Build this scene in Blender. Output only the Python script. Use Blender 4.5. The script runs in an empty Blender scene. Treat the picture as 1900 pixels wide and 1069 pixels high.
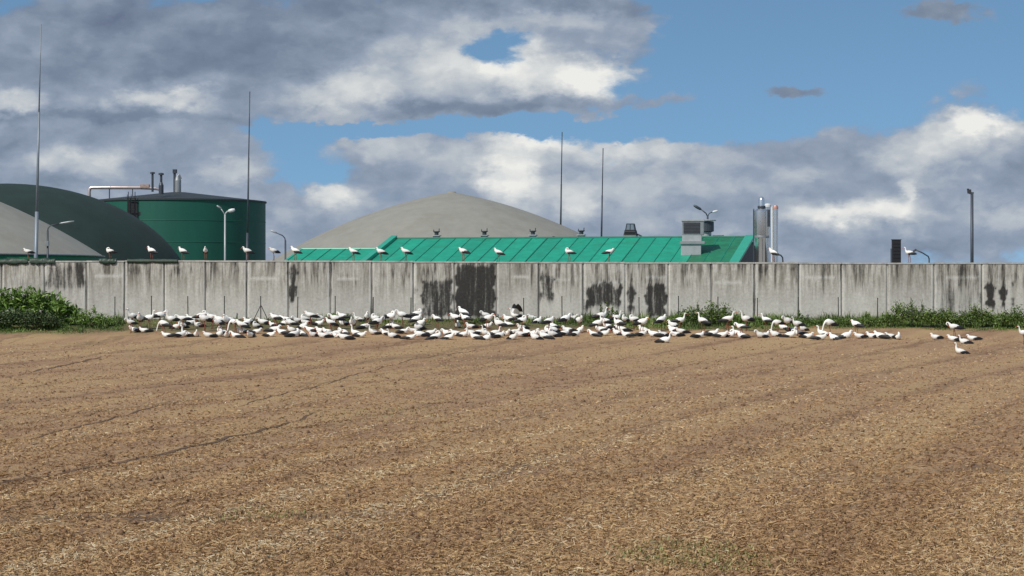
import bpy, math, random
import numpy as np
from mathutils import Vector, Matrix

random.seed(7)
rng = np.random.default_rng(7)
S = bpy.context.scene
COL = S.collection
F = 4480.0                      # focal length in photograph pixels
CX, CY = 950.0, 534.5

def P(px, py, d):
    """the place at distance d along the view axis that shows at this spot"""
    return Vector(((px - CX) / F * d, d, (CY - py) / F * d))

# ------------------------------------------------------------------ camera
cam_d = bpy.data.cameras.new('camera')
cam = bpy.data.objects.new('camera', cam_d)
COL.objects.link(cam)
cam.location = (0, 0, 0)
cam.rotation_euler = (math.radians(90), 0, 0)
cam_d.sensor_width = 36.0
cam_d.lens = 36.0 * F / 1900.0
cam_d.clip_start = 0.5
cam_d.clip_end = 20000
S.camera = cam

# ------------------------------------------------------------------ light
SUN_AZ = math.radians(-140)     # clockwise from +Y: behind the camera, to its left
SUN_EL = math.radians(45)
sun_dir = Vector((math.sin(SUN_AZ) * math.cos(SUN_EL), math.cos(SUN_AZ) * math.cos(SUN_EL), math.sin(SUN_EL)))
sd = bpy.data.lights.new('sun', 'SUN')
sd.energy = 3.6
sd.angle = math.radians(0.53)
sd.color = (1.0, 0.94, 0.85)
so = bpy.data.objects.new('sun', sd)
COL.objects.link(so)
so.location = (-60, -60, 80)
so.rotation_euler = sun_dir.to_track_quat('Z', 'Y').to_euler()

S.view_settings.view_transform = 'Standard'
S.view_settings.look = 'None'
S.view_settings.gamma = 1.0
S.view_settings.use_curve_mapping = False
S.view_settings.exposure = 0.0

# ------------------------------------------------------------------ node helpers
class NT:
    def __init__(self, tree):
        self.t = tree
        self.n = tree.nodes
        self.l = tree.links
    def node(self, typ, **kw):
        n = self.n.new(typ)
        for k, v in kw.items():
            setattr(n, k, v)
        return n
    def put(self, sock, v):
        if isinstance(v, bpy.types.NodeSocket):
            self.l.new(v, sock)
        else:
            sock.default_value = v
    def math(self, op, a, b=None, c=None, clamp=False):
        n = self.node('ShaderNodeMath', operation=op, use_clamp=clamp)
        self.put(n.inputs[0], a)
        if b is not None: self.put(n.inputs[1], b)
        if c is not None: self.put(n.inputs[2], c)
        return n.outputs[0]
    def vmath(self, op, a, b=None, c=None):
        n = self.node('ShaderNodeVectorMath', operation=op)
        self.put(n.inputs[0], a)
        if b is not None: self.put(n.inputs[1], b)
        if c is not None: self.put(n.inputs[2], c)
        return n.outputs['Value'] if op in ('DOT_PRODUCT', 'LENGTH') else n.outputs['Vector']
    def noise(self, vec, scale, detail=4.0, rough=0.55, dist=0.0, out='Fac'):
        n = self.node('ShaderNodeTexNoise')
        self.put(n.inputs['Vector'], vec)
        n.inputs['Scale'].default_value = scale
        n.inputs['Detail'].default_value = detail
        n.inputs['Roughness'].default_value = rough
        n.inputs['Distortion'].default_value = dist
        return n.outputs[out]
    def ramp(self, fac, stops, interp='LINEAR'):
        n = self.node('ShaderNodeValToRGB')
        n.color_ramp.interpolation = interp
        e = n.color_ramp.elements
        while len(e) < len(stops): e.new(0.5)
        for i, (p, c) in enumerate(stops):
            e[i].position = p
            e[i].color = (c[0], c[1], c[2], 1)
        self.put(n.inputs[0], fac)
        return n.outputs[0]
    def mix(self, fac, a, b, blend='MIX'):
        n = self.node('ShaderNodeMix', data_type='RGBA', blend_type=blend)
        self.put(n.inputs[0], fac)
        self.put(n.inputs[6], a if isinstance(a, bpy.types.NodeSocket) else (a[0], a[1], a[2], 1))
        self.put(n.inputs[7], b if isinstance(b, bpy.types.NodeSocket) else (b[0], b[1], b[2], 1))
        return n.outputs[2]
    def smooth(self, v, a, b, lo=0.0, hi=1.0):
        n = self.node('ShaderNodeMapRange', interpolation_type='SMOOTHSTEP')
        self.put(n.inputs[0], v)
        n.inputs[1].default_value = a
        n.inputs[2].default_value = b
        n.inputs[3].default_value = lo
        n.inputs[4].default_value = hi
        return n.outputs[0]

# ------------------------------------------------------------------ sky with clouds
W = bpy.data.worlds.new('World')
S.world = W
W.use_nodes = True
W.cycles.sampling_method = 'MANUAL'
W.cycles.sample_map_resolution = 256
W.node_tree.nodes.clear()
w = NT(W.node_tree)
SKY_STRENGTH = 0.10
tc = w.node('ShaderNodeTexCoord')
dirv = tc.outputs['Generated']
sky = w.node('ShaderNodeTexSky', sky_type='NISHITA', sun_disc=False)
sky.sun_elevation = SUN_EL
sky.sun_rotation = SUN_AZ
sky.air_density = 1.0
sky.dust_density = 0.3
sky.ozone_density = 2.2
lift = w.vmath('MULTIPLY_ADD', dirv, (1, 1, 1.6), (0, 0, 0.20))
w.put(sky.inputs['Vector'], w.vmath('NORMALIZE', lift))
blue = w.mix(1.0, sky.outputs[0], (1.06, 1.25, 1.22), 'MULTIPLY')

# sky directions, 44.8 units to the radian: one unit is about 1.3 degrees
PW = w.vmath('MULTIPLY', dirv, (44.8, 44.8, 44.8))
Q = w.vmath('MULTIPLY', PW, (1, 1, 1.75))          # clouds lie flat
sep = w.node('ShaderNodeSeparateXYZ'); w.put(sep.inputs[0], dirv)
az = w.math('MULTIPLY', w.math('ARCTAN2', sep.outputs[0], sep.outputs[1]), 44.8)
el = w.math('MULTIPLY', w.math('ARCSINE', sep.outputs[2]), 44.8)
cmb = w.node('ShaderNodeCombineXYZ')
w.put(cmb.inputs[0], az); w.put(cmb.inputs[1], el)
warp = w.noise(Q, 0.55, 5.0, 0.6, out='Color')
warp2 = w.noise(Q, 2.1, 4.0, 0.6, out='Color')
wv = w.vmath('MULTIPLY_ADD', warp, (1.5, 0.75, 0), (-0.75, -0.375, 0))
wv = w.vmath('ADD', wv, w.vmath('MULTIPLY_ADD', warp2, (0.6, 0.42, 0), (-0.3, -0.21, 0)))
AE = w.vmath('ADD', cmb.outputs[0], wv)

def lobes(items, start):
    acc = start
    for (px, py, rx, ry, k) in items:
        a, e = (px - CX) / 100.0, (CY - py) / 100.0
        v = w.vmath('MULTIPLY_ADD', AE, (100.0 / rx, 100.0 / ry, 0), (-a * 100.0 / rx, -e * 100.0 / ry, 0))
        d2 = w.vmath('DOT_PRODUCT', v, v)
        # flat-topped falloff 1/(1+d^4)
        g = w.math('DIVIDE', 1.0, w.math('MULTIPLY_ADD', d2, d2, 1.0))
        acc = w.math('MULTIPLY_ADD', g, k, acc)
    return acc

cover_items = [
    (480, 90, 640, 115, 0.75), (150, 250, 420, 170, 0.75), (1000, 140, 170, 70, 0.55), (1010, 20, 260, 40, 0.6),
    (940, 200, 260, 22, 0.35), (250, 420, 260, 110, 0.4), (745, 280, 135, 55, 0.5), (640, 355, 60, 36, 0.30),
    (1200, 360, 420, 95, 0.72), (1640, 400, 420, 110, 0.7), (1780, 255, 150, 65, 0.6), (1600, 290, 150, 40, 0.3),
    (955, 320, 85, 70, 0.4), (1470, 174, 72, 15, 0.75), (1735, 30, 95, 20, 0.65), (1210, 188, 70, 14, 0.35),
    (800, 430, 900, 60, 0.5),
    (918, 98, 78, 46, -0.90), (555, 285, 85, 62, -0.58), (720, 236, 210, 17, -0.85), (1010, 236, 170, 15, -0.6), (1420, 100, 220, 90, -0.4), (1290, 232, 200, 30, -0.5),
]
def puffs(vec):
    """heaped cauliflower relief: rounded cells over soft noise"""
    v = w.node('ShaderNodeTexVoronoi', feature='SMOOTH_F1')
    w.put(v.inputs['Vector'], vec)
    v.inputs['Scale'].default_value = 0.85
    v.inputs['Detail'].default_value = 2.0
    v.inputs['Roughness'].default_value = 0.6
    v.inputs['Smoothness'].default_value = 0.65
    n = w.noise(vec, 0.62, 6.0, 0.55)
    return w.math('ADD', w.math('MULTIPLY', v.outputs['Distance'], -0.30), w.math('MULTIPLY_ADD', n, 0.9, 0.19))
QW = w.vmath('ADD', Q, w.vmath('MULTIPLY_ADD', warp2, (0.5, 0.5, 0.5), (-0.25, -0.25, -0.25)))
fb = puffs(QW)
fb_hi = puffs(w.vmath('ADD', QW, (-0.22, 0.0, 0.55)))
wide = w.noise(Q, 0.09, 3.0, 0.5)
# away from the mapped part of the sky the cover follows a broad noise of the same cloudiness
infr = w.math('MULTIPLY', w.smooth(w.math('ABSOLUTE', az), 10.5, 16.0, 1, 0), w.smooth(w.math('ABSOLUTE', el), 6.5, 11.0, 1, 0))
far_cover = w.math('MULTIPLY_ADD', wide, 2.4, -0.75)
near_cover = lobes(cover_items, -0.02)
cov = w.math('ADD', w.math('MULTIPLY', infr, near_cover), w.math('MULTIPLY', w.math('SUBTRACT', 1.0, infr), far_cover))
dens = w.math('ADD', cov, w.math('MULTIPLY_ADD', fb, 1.3, -0.65))
alpha = w.smooth(dens, 0.10, 0.44)

light_items = [
    (1105, 148, 62, 36, 0.62), (980, 135, 70, 42, 0.50), (860, 115, 90, 60, 0.30), (640, 170, 90, 38, 0.40), (720, 110, 120, 45, 0.20),
    (300, 186, 100, 20, 0.42), (40, 190, 60, 22, 0.40), (160, 302, 70, 22, 0.30), (430, 325, 60, 20, 0.25), (945, 325, 46, 42, 0.55),
    (620, 355, 38, 26, 0.45), (740, 275, 110, 32, 0.26), (1000, 262, 70, 22, 0.42), (1160, 280, 110, 24, 0.30), (1150, 320, 200, 60, 0.14),
    (1815, 232, 58, 26, 0.62), (1750, 270, 90, 36, 0.24), (1530, 396, 50, 18, 0.42), (1640, 398, 62, 20, 0.42), (1692, 362, 16, 22, 0.35),
    (1660, 300, 60, 30, 0.2), (1850, 410, 60, 30, 0.2), (1000, 42, 160, 20, 0.20), (1070, 380, 40, 28, 0.25), (420, 420, 200, 60, 0.1),
    (500, 40, 420, 60, -0.14), (560, 130, 130, 25, -0.12), (250, 222, 260, 10, -0.16), (880, 200, 260, 12, -0.18), (1120, 8, 170, 14, -0.14),
    (300, 120, 260, 30, -0.08), (1400, 400, 520, 90, 0.11), (250, 330, 260, 90, 0.05), (1470, 176, 90, 12, -0.14), (1740, 30, 110, 20, -0.12), (60, 230, 90, 14, -0.1),
]
lit_near = lobes(light_items, 0.345)
lit_far = w.math('MULTIPLY_ADD', wide, 0.5, 0.18)
lit = w.math('ADD', w.math('MULTIPLY', infr, lit_near), w.math('MULTIPLY', w.math('SUBTRACT', 1.0, infr), lit_far))
relief = w.math('MULTIPLY', w.math('SUBTRACT', fb, fb_hi), 0.60)
fine = w.math('MULTIPLY_ADD', w.noise(QW, 2.6, 5.0, 0.6), 0.16, -0.08)
lum = w.math('ADD', w.math('ADD', lit, relief), fine, clamp=True)
K = 1.0 / SKY_STRENGTH
cl = w.ramp(lum, [(0.0, (0.135, 0.175, 0.262)), (0.22, (0.194, 0.246, 0.336)), (0.45, (0.295, 0.356, 0.455)), (0.70, (0.52, 0.56, 0.60)), (1.0, (0.84, 0.84, 0.81))])
cloud_col = w.vmath('SCALE', cl); cloud_col.node.inputs['Scale'].default_value = K
col = w.mix(alpha, blue, cloud_col)
bg = w.node('ShaderNodeBackground')
w.put(bg.inputs['Color'], col)
bg.inputs['Strength'].default_value = SKY_STRENGTH
wo = w.node('ShaderNodeOutputWorld')
w.l.new(bg.outputs[0], wo.inputs[0])

# ------------------------------------------------------------------ materials
def new_mat(name):
    m = bpy.data.materials.new(name)
    m.use_nodes = True
    m.node_tree.nodes.clear()
    t = NT(m.node_tree)
    b = t.node('ShaderNodeBsdfPrincipled')
    o = t.node('ShaderNodeOutputMaterial')
    t.l.new(b.outputs[0], o.inputs[0])
    return m, t, b

def simple(name, c, rough=0.6, metal=0.0, var=0.18, scale=3.0, bump=0.0, rnd=0.0, dirt=None, streak=False):
    """base colour with uneven tone, some grime and relief"""
    m, t, b = new_mat(name)
    g = t.node('ShaderNodeNewGeometry').outputs['Position']
    pos = t.vmath('MULTIPLY', g, (1, 1, 0.15)) if streak else g
    n = t.noise(pos, scale, 6.0, 0.6)
    lo = tuple(x * (1 - var) for x in c); hi = tuple(min(0.9, x * (1 + var)) for x in c)
    col = t.ramp(n, [(0.3, lo), (0.7, hi)])
    if dirt:
        k = t.smooth(t.noise(pos, scale * 0.4, 5.0, 0.65), 0.5, 0.75)
        col = t.mix(t.math('MULTIPLY', k, 0.7), col, dirt)
    if rnd:
        r = t.node('ShaderNodeObjectInfo').outputs['Random']
        v = t.math('MULTIPLY_ADD', r, rnd * 2, 1 - rnd)
        cv = t.vmath('SCALE', col); t.put(cv.node.inputs['Scale'], v)
        col = cv
    t.put(b.inputs['Base Color'], col)
    b.inputs['Roughness'].default_value = rough
    b.inputs['Metallic'].default_value = metal
    if bump:
        bn = t.node('ShaderNodeBump'); bn.inputs['Strength'].default_value = bump; bn.inputs['Distance'].default_value = 0.02
        t.put(bn.inputs['Height'], t.noise(g, scale * 6, 5.0, 0.6))
        t.put(b.inputs['Normal'], bn.outputs[0])
    return m

M = {}
M['grey_membrane'] = simple('grey_membrane', (0.268, 0.262, 0.228), 0.8, 0, 0.09, 0.7, 0.0, dirt=(0.225, 0.212, 0.172))
M['dark_membrane'] = simple('dark_membrane', (0.011, 0.029, 0.024), 0.85, 0, 0.2, 0.5, dirt=(0.009, 0.022, 0.019))
M['tank_green'] = simple('tank_green', (0.002, 0.085, 0.056), 0.6, 0, 0.10, 0.7, streak=True)
M['tank_roof'] = simple('tank_roof', (0.028, 0.036, 0.038), 0.6, 0, 0.15, 1.0)
M['base_green'] = simple('base_green', (0.01, 0.16, 0.06), 0.55, 0, 0.15, 1.5)
M['roof_green'] = simple('roof_green', (0.008, 0.32, 0.195), 0.5, 0, 0.16, 1.3, rnd=0.10, dirt=(0.02, 0.21, 0.125))
M['roof_dirty'] = simple('roof_dirty', (0.012, 0.18, 0.09), 0.6, 0, 0.25, 1.4, rnd=0.10, dirt=(0.03, 0.10, 0.045))
M['verge_green'] = simple('verge_green', (0.03, 0.36, 0.24), 0.4, 0, 0.08, 1.2)
M['seam_dark'] = simple('seam_dark', (0.006, 0.13, 0.085), 0.6, 0, 0.3, 1.2)
M['seam_thin'] = simple('seam_thin', (0.006, 0.19, 0.125), 0.6, 0, 0.35, 0.8)
M['steel'] = simple('steel', (0.80, 0.79, 0.77), 0.26, 0.97, 0.12, 1.6, streak=True)
M['steel_dull'] = simple('steel_dull', (0.36, 0.37, 0.37), 0.5, 0.6, 0.15, 2.0, streak=True)
M['galvanised'] = simple('galvanised', (0.30, 0.32, 0.33), 0.5, 0.5, 0.18, 3.0)
M['mast_dark'] = simple('mast_dark', (0.06, 0.07, 0.085), 0.5, 0.3, 0.15, 2.0)
M['light_panel'] = simple('light_panel', (0.40, 0.42, 0.43), 0.5, 0.2, 0.10, 1.5, dirt=(0.28, 0.29, 0.29))
M['grille_grey'] = simple('grille_grey', (0.075, 0.078, 0.082), 0.6, 0.2, 0.15, 4.0)
M['black'] = simple('black', (0.012, 0.013, 0.015), 0.6, 0, 0.2, 3.0)
M['lamp_white'] = simple('lamp_white', (0.70, 0.71, 0.70), 0.35, 0, 0.05, 3.0)
M['red_cap'] = simple('red_cap', (0.50, 0.27, 0.23), 0.4, 0.2, 0.1, 4.0)
M['rust_orange'] = simple('rust_orange', (0.38, 0.27, 0.22), 0.7, 0, 0.25, 4.0)
M['render_wall'] = simple('render_wall', (0.08, 0.085, 0.09), 0.8, 0, 0.15, 1.5)
M['yard'] = simple('yard', (0.28, 0.27, 0.25), 0.9, 0, 0.2, 0.4)
M['post_steel'] = simple('post_steel', (0.045, 0.045, 0.04), 0.7, 0.2, 0.3, 5.0)
M['sheet_green'] = simple('sheet_green', (0.030, 0.055, 0.036), 0.5, 0, 0.35, 4.0, 0.2)
M['stem'] = simple('stem', (0.07, 0.10, 0.035), 0.8, 0, 0.25, 8.0)
M['bill'] = simple('bill', (0.55, 0.11, 0.035), 0.45, 0, 0.1, 20.0)
M['leg_red'] = simple('leg_red', (0.27, 0.085, 0.06), 0.6, 0, 0.15, 20.0)
M['feather_black'] = simple('feather_black', (0.012, 0.012, 0.014), 0.55, 0, 0.25, 25.0)
M['feather_white'] = simple('feather_white', (0.88, 0.86, 0.81), 0.85, 0, 0.04, 14.0, rnd=0.09, dirt=(0.72, 0.68, 0.62))

def leaf_mat(name, stops, rough=0.55):
    m, t, b = new_mat(name)
    a = t.node('ShaderNodeAttribute', attribute_name='tone')
    t.put(b.inputs['Base Color'], t.ramp(a.outputs['Fac'], stops))
    b.inputs['Roughness'].default_value = rough
    return m
M['leaf_bright'] = leaf_mat('leaf_bright', [(0, (0.035, 0.078, 0.014)), (0.5, (0.115, 0.215, 0.034)), (1, (0.28, 0.39, 0.10))], 0.5)
M['leaf_dark'] = leaf_mat('leaf_dark', [(0, (0.036, 0.062, 0.014)), (0.6, (0.105, 0.175, 0.030)), (1, (0.23, 0.31, 0.07))])
M['leaf_shrub'] = leaf_mat('leaf_shrub', [(0, (0.016, 0.030, 0.009)), (0.6, (0.040, 0.070, 0.017)), (1, (0.085, 0.12, 0.035))])
M['grass'] = leaf_mat('grass', [(0, (0.055, 0.080, 0.018)), (0.5, (0.115, 0.195, 0.034)), (0.85, (0.19, 0.255, 0.06)), (1, (0.36, 0.31, 0.14))])
M['straw'] = leaf_mat('straw', [(0, (0.15, 0.082, 0.040)), (0.3, (0.31, 0.182, 0.086)), (0.65, (0.42, 0.268, 0.128)), (0.93, (0.51, 0.36, 0.18)), (1, (0.58, 0.48, 0.32))], 0.8)
M['weed'] = leaf_mat('weed', [(0, (0.10, 0.11, 0.03)), (0.6, (0.23, 0.23, 0.065)), (1, (0.38, 0.34, 0.13))])

def concrete_mat():
    m, t, b = new_mat('weathered_concrete')
    g = t.node('ShaderNodeNewGeometry').outputs['Position']
    st = t.node('ShaderNodeAttribute', attribute_name='stain').outputs['Fac']
    pale = t.node('ShaderNodeAttribute', attribute_name='pale').outputs['Fac']
    r = t.node('ShaderNodeObjectInfo').outputs['Random']
    streaky = t.noise(t.vmath('MULTIPLY', g, (1, 1, 0.10)), 2.6, 7.0, 0.68)
    cloudy = t.noise(g, 0.8, 6.0, 0.65)
    fine = t.noise(g, 6.0, 6.0, 0.7)
    base = t.ramp(t.math('ADD', t.math('MULTIPLY', cloudy, 0.5), t.math('MULTIPLY', fine, 0.5)),
                  [(0.30, (0.29, 0.27, 0.23)), (0.48, (0.46, 0.44, 0.39)), (0.66, (0.63, 0.61, 0.555))])
    zz = t.node('ShaderNodeSeparateXYZ'); t.put(zz.inputs[0], g)
    topdirt = t.smooth(t.math('ADD', zz.outputs[2], t.math('MULTIPLY_ADD', cloudy, 2.4, -1.2)), -1.5, 1.4, 0.16, 1.0)
    sc = t.vmath('SCALE', base); t.put(sc.node.inputs['Scale'], t.math('MULTIPLY_ADD', r, 0.18, 0.90))
    base = t.mix(t.math('MULTIPLY', t.smooth(streaky, 0.40, 0.62, 0, 0.82), topdirt), sc, (0.15, 0.132, 0.102))
    base = t.mix(t.math('MULTIPLY', pale, t.smooth(fine, 0.25, 0.6, 0.4, 1.0)), base, (0.64, 0.63, 0.58))
    d = t.math('ADD', t.math('MULTIPLY', st, 1.0), t.math('MULTIPLY', t.math('SUBTRACT', fine, 0.5), 0.9))
    d = t.math('ADD', d, t.math('MULTIPLY', t.math('SUBTRACT', streaky, 0.5), 2.3))
    kk = t.math('MULTIPLY', t.smooth(d, 0.12, 0.85), t.smooth(st, 0.02, 0.2))
    dark = t.ramp(fine, [(0.3, (0.016, 0.015, 0.014)), (0.6, (0.042, 0.040, 0.036)), (0.82, (0.13, 0.12, 0.105))])
    t.put(b.inputs['Base Color'], t.mix(kk, base, dark))
    b.inputs['Roughness'].default_value = 0.9
    bn = t.node('ShaderNodeBump'); bn.inputs['Strength'].default_value = 0.35; bn.inputs['Distance'].default_value = 0.03
    t.put(bn.inputs['Height'], fine)
    t.put(b.inputs['Normal'], bn.outputs[0])
    return m
M['concrete'] = concrete_mat()

ROW, BEND = 0.20, 0.003         # the drill rows swing to the right as they run away from the camera
def across_of(x, y): return x - ROW * y - BEND * x * y
def x_of(a, y): return (a + ROW * y) / (1 - BEND * y)
def field_mat():
    m, t, b = new_mat('stubble_soil')
    g = t.node('ShaderNodeNewGeometry').outputs['Position']
    sp = t.node('ShaderNodeSeparateXYZ'); t.put(sp.inputs[0], g)
    across = t.math('SUBTRACT', t.math('MULTIPLY_ADD', sp.outputs[1], -ROW, sp.outputs[0]), t.math('MULTIPLY', t.math('MULTIPLY', sp.outputs[0], sp.outputs[1]), BEND))
    rowv = t.node('ShaderNodeCombineXYZ')
    t.put(rowv.inputs[0], across); t.put(rowv.inputs[1], t.math('MULTIPLY', sp.outputs[1], 0.045))
    bands = t.noise(rowv.outputs[0], 0.55, 4.0, 0.6, 0.25)
    rowv2 = t.node('ShaderNodeCombineXYZ')
    t.put(rowv2.inputs[0], across); t.put(rowv2.inputs[1], t.math('MULTIPLY', sp.outputs[1], 0.12))
    rows = t.noise(rowv2.outputs[0], 2.6, 4.0, 0.65)
    blot = t.noise(g, 0.22, 6.0, 0.65)
    clod = t.noise(g, 7.0, 6.0, 0.72)
    grit = t.noise(g, 26.0, 4.0, 0.7)
    k = t.math('ADD', t.math('MULTIPLY', bands, 0.52), t.math('MULTIPLY', rows, 0.26))
    k = t.math('ADD', k, t.math('MULTIPLY', blot, 0.20))
    k = t.math('ADD', k, t.math('MULTIPLY', clod, 0.20))
    k = t.math('SUBTRACT', k, 0.02)
    col = t.ramp(k, [(0.37, (0.170, 0.094, 0.050)), (0.48, (0.295, 0.173, 0.092)), (0.58, (0.385, 0.243, 0.130)), (0.70, (0.46, 0.31, 0.17))])
    col = t.mix(t.smooth(t.math('ADD', t.math('MULTIPLY', bands, 0.7), t.math('MULTIPLY', blot, 0.3)), 0.44, 0.62, 0, 0.55), col, (0.40, 0.265, 0.118))
    furrow = t.math('PINGPONG', t.math('MULTIPLY_ADD', rows, 1.6, t.math('MULTIPLY', across, 0.55)), 1.0)
    col = t.mix(t.smooth(furrow, 0.80, 0.99, 0, 0.50), col, (0.135, 0.074, 0.038))
    # bare damp soil, mapped patches (x, y, radius across, radius along, strength)
    acc = 0.0
    for (x, y, rx, ry, s) in PATCHES:
        v = t.vmath('MULTIPLY_ADD', g, (1 / rx, 1 / ry, 0), (-x / rx, -y / ry, 0))
        v = t.vmath('ADD', v, t.vmath('MULTIPLY_ADD', t.noise(g, 0.9, 4.0, 0.65, out='Color'), (1.6, 1.6, 0), (-0.8, -0.8, 0)))
        acc = t.math('ADD', t.math('MULTIPLY', t.smooth(t.vmath('LENGTH', v), 0.35, 1.1, 1, 0), s), acc)
    acc = t.math('MULTIPLY', acc, t.smooth(clod, 0.36, 0.62, 0.45, 1.0), clamp=True)
    col = t.mix(acc, col, (0.085, 0.048, 0.027))
    grn = t.smooth(t.math('ADD', sp.outputs[1], t.math('MULTIPLY_ADD', blot, 8.0, -4.0)), 150.5, 154.5)
    col = t.mix(t.math('MULTIPLY', grn, 0.8), col, (0.075, 0.085, 0.03))
    f = t.vmath('SCALE', col); t.put(f.node.inputs['Scale'], t.smooth(grit, 0.3, 0.7, 0.72, 1.25))
    t.put(b.inputs['Base Color'], f)
    b.inputs['Roughness'].default_value = 0.95
    bn = t.node('ShaderNodeBump'); bn.inputs['Strength'].default_value = 0.8; bn.inputs['Distance'].default_value = 0.06
    t.put(bn.inputs['Height'], t.math('ADD', clod, t.math('MULTIPLY', grit, 0.4)))
    t.put(b.inputs['Normal'], bn.outputs[0])
    return m

# ------------------------------------------------------------------ object helpers
class MB:
    """collects vertices and faces of one mesh"""
    def __init__(self):
        self.v, self.f = [], []
    def add(self, vs, fs):
        n = len(self.v)
        self.v += [tuple(p) for p in vs]
        self.f += [tuple(i + n for i in f) for f in fs]
        return self
    def box(self, c, s, rz=0.0, bev=0.0):
        hx, hy, hz = s[0] / 2, s[1] / 2, s[2] / 2
        R = Matrix.Rotation(rz, 3, 'Z')
        if bev <= 0:
            pts = [(-hx, -hy, -hz), (hx, -hy, -hz), (hx, hy, -hz), (-hx, hy, -hz), (-hx, -hy, hz), (hx, -hy, hz), (hx, hy, hz), (-hx, hy, hz)]
            fs = [(0, 3, 2, 1), (4, 5, 6, 7), (0, 1, 5, 4), (1, 2, 6, 5), (2, 3, 7, 6), (3, 0, 4, 7)]
        else:
            o = [(-hx + bev, -hy), (hx - bev, -hy), (hx, -hy + bev), (hx, hy - bev), (hx - bev, hy), (-hx + bev, hy), (-hx, hy - bev), (-hx, -hy + bev)]
            pts = [(x, y, -hz) for x, y in o] + [(x, y, hz) for x, y in o]
            fs = [tuple(range(7, -1, -1)), tuple(range(8, 16))] + [(i, (i + 1) % 8, 8 + (i + 1) % 8, 8 + i) for i in range(8)]
        return self.add([R @ Vector(p) + Vector(c) for p in pts], fs)
    def tube(self, pts, rads, seg=10, cap=True):
        pts = [Vector(p) for p in pts]
        if not hasattr(rads, '__len__'): rads = [rads] * len(pts)
        vs, fs = [], []
        ref = None
        for i, p in enumerate(pts):
            a = pts[max(i - 1, 0)]; b = pts[min(i + 1, len(pts) - 1)]
            tg = (b - a).normalized()
            if ref is None:
                ref = Vector((0, 0, 1)) if abs(tg.z) < 0.9 else Vector((1, 0, 0))
            s = tg.cross(ref).normalized(); u = s.cross(tg).normalized(); ref = u
            for k in range(seg):
                an = 2 * math.pi * k / seg
                vs.append(p + (s * math.cos(an) + u * math.sin(an)) * rads[i])
        for i in range(len(pts) - 1):
            for k in range(seg):
                a0 = i * seg + k; a1 = i * seg + (k + 1) % seg
                fs.append((a0, a1, a1 + seg, a0 + seg))
        if cap:
            fs.append(tuple(range(seg - 1, -1, -1)))
            fs.append(tuple((len(pts) - 1) * seg + k for k in range(seg)))
        return self.add(vs, fs)
    def lathe(self, c, prof, seg=32):
        """prof: list of (radius, z); closed by fans at zero radius"""
        c = Vector(c)
        vs, fs, rings = [], [], []
        for r, z in prof:
            if r < 1e-5:
                rings.append([len(vs)]); vs.append(c + Vector((0, 0, z)))
            else:
                rings.append(list(range(len(vs), len(vs) + seg)))
                vs += [c + Vector((r * math.cos(2 * math.pi * k / seg), r * math.sin(2 * math.pi * k / seg), z)) for k in range(seg)]
        for A, B in zip(rings, rings[1:]):
            for k in range(seg):
                k2 = (k + 1) % seg
                if len(A) == 1 and len(B) == 1: continue
                if len(A) == 1: fs.append((A[0], B[k2], B[k]))
                elif len(B) == 1: fs.append((A[k], A[k2], B[0]))
                else: fs.append((A[k], A[k2], B[k2], B[k]))
        return self.add(vs, fs)
    def mesh(self, name, m, smooth=False):
        me = bpy.data.meshes.new(name)
        me.from_pydata(self.v, [], self.f)
        me.materials.append(m)
        if smooth:
            me.polygons.foreach_set('use_smooth', [True] * len(me.polygons))
        me.update()
        return me
    def build(self, name, m, parent=None, smooth=False):
        o = bpy.data.objects.new(name, self.mesh(name, m, smooth))
        COL.objects.link(o)
        if parent is not None: o.parent = parent
        return o

def tag(o, label=None, cat=None, group=None, kind=None):
    if label: o['label'] = label
    if cat: o['category'] = cat
    if group: o['group'] = group
    if kind: o['kind'] = kind
    return o

def thing(name, loc, label, cat, group=None, rz=0.0):
    o = bpy.data.objects.new(name, None)
    o.empty_display_size = 0.3
    COL.objects.link(o)
    o.location = loc
    o.rotation_euler = (0, 0, rz)
    return tag(o, label, cat, group)

def link_mesh(name, me, parent=None):
    o = bpy.data.objects.new(name, me)
    COL.objects.link(o)
    if parent is not None: o.parent = parent
    return o

def mesh_np(name, verts, quads, m, tone=None, per_face=4, shade_smooth=False):
    """verts (n,3); quads (k,per_face); tone one value per vertex"""
    me = bpy.data.meshes.new(name)
    me.vertices.add(len(verts)); me.vertices.foreach_set('co', np.ascontiguousarray(verts, dtype=np.float32).ravel())
    k = len(quads)
    me.loops.add(k * per_face); me.loops.foreach_set('vertex_index', np.ascontiguousarray(quads, dtype=np.int32).ravel())
    me.polygons.add(k)
    me.polygons.foreach_set('loop_start', np.arange(0, k * per_face, per_face, dtype=np.int32))
    me.polygons.foreach_set('loop_total', np.full(k, per_face, dtype=np.int32))
    if shade_smooth: me.polygons.foreach_set('use_smooth', np.ones(k, dtype=bool))
    me.materials.append(m)
    me.update(calc_edges=True)
    if tone is not None:
        at = me.attributes.new('tone', 'FLOAT', 'POINT')
        at.data.foreach_set('value', np.ascontiguousarray(tone, dtype=np.float32))
    return me

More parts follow.
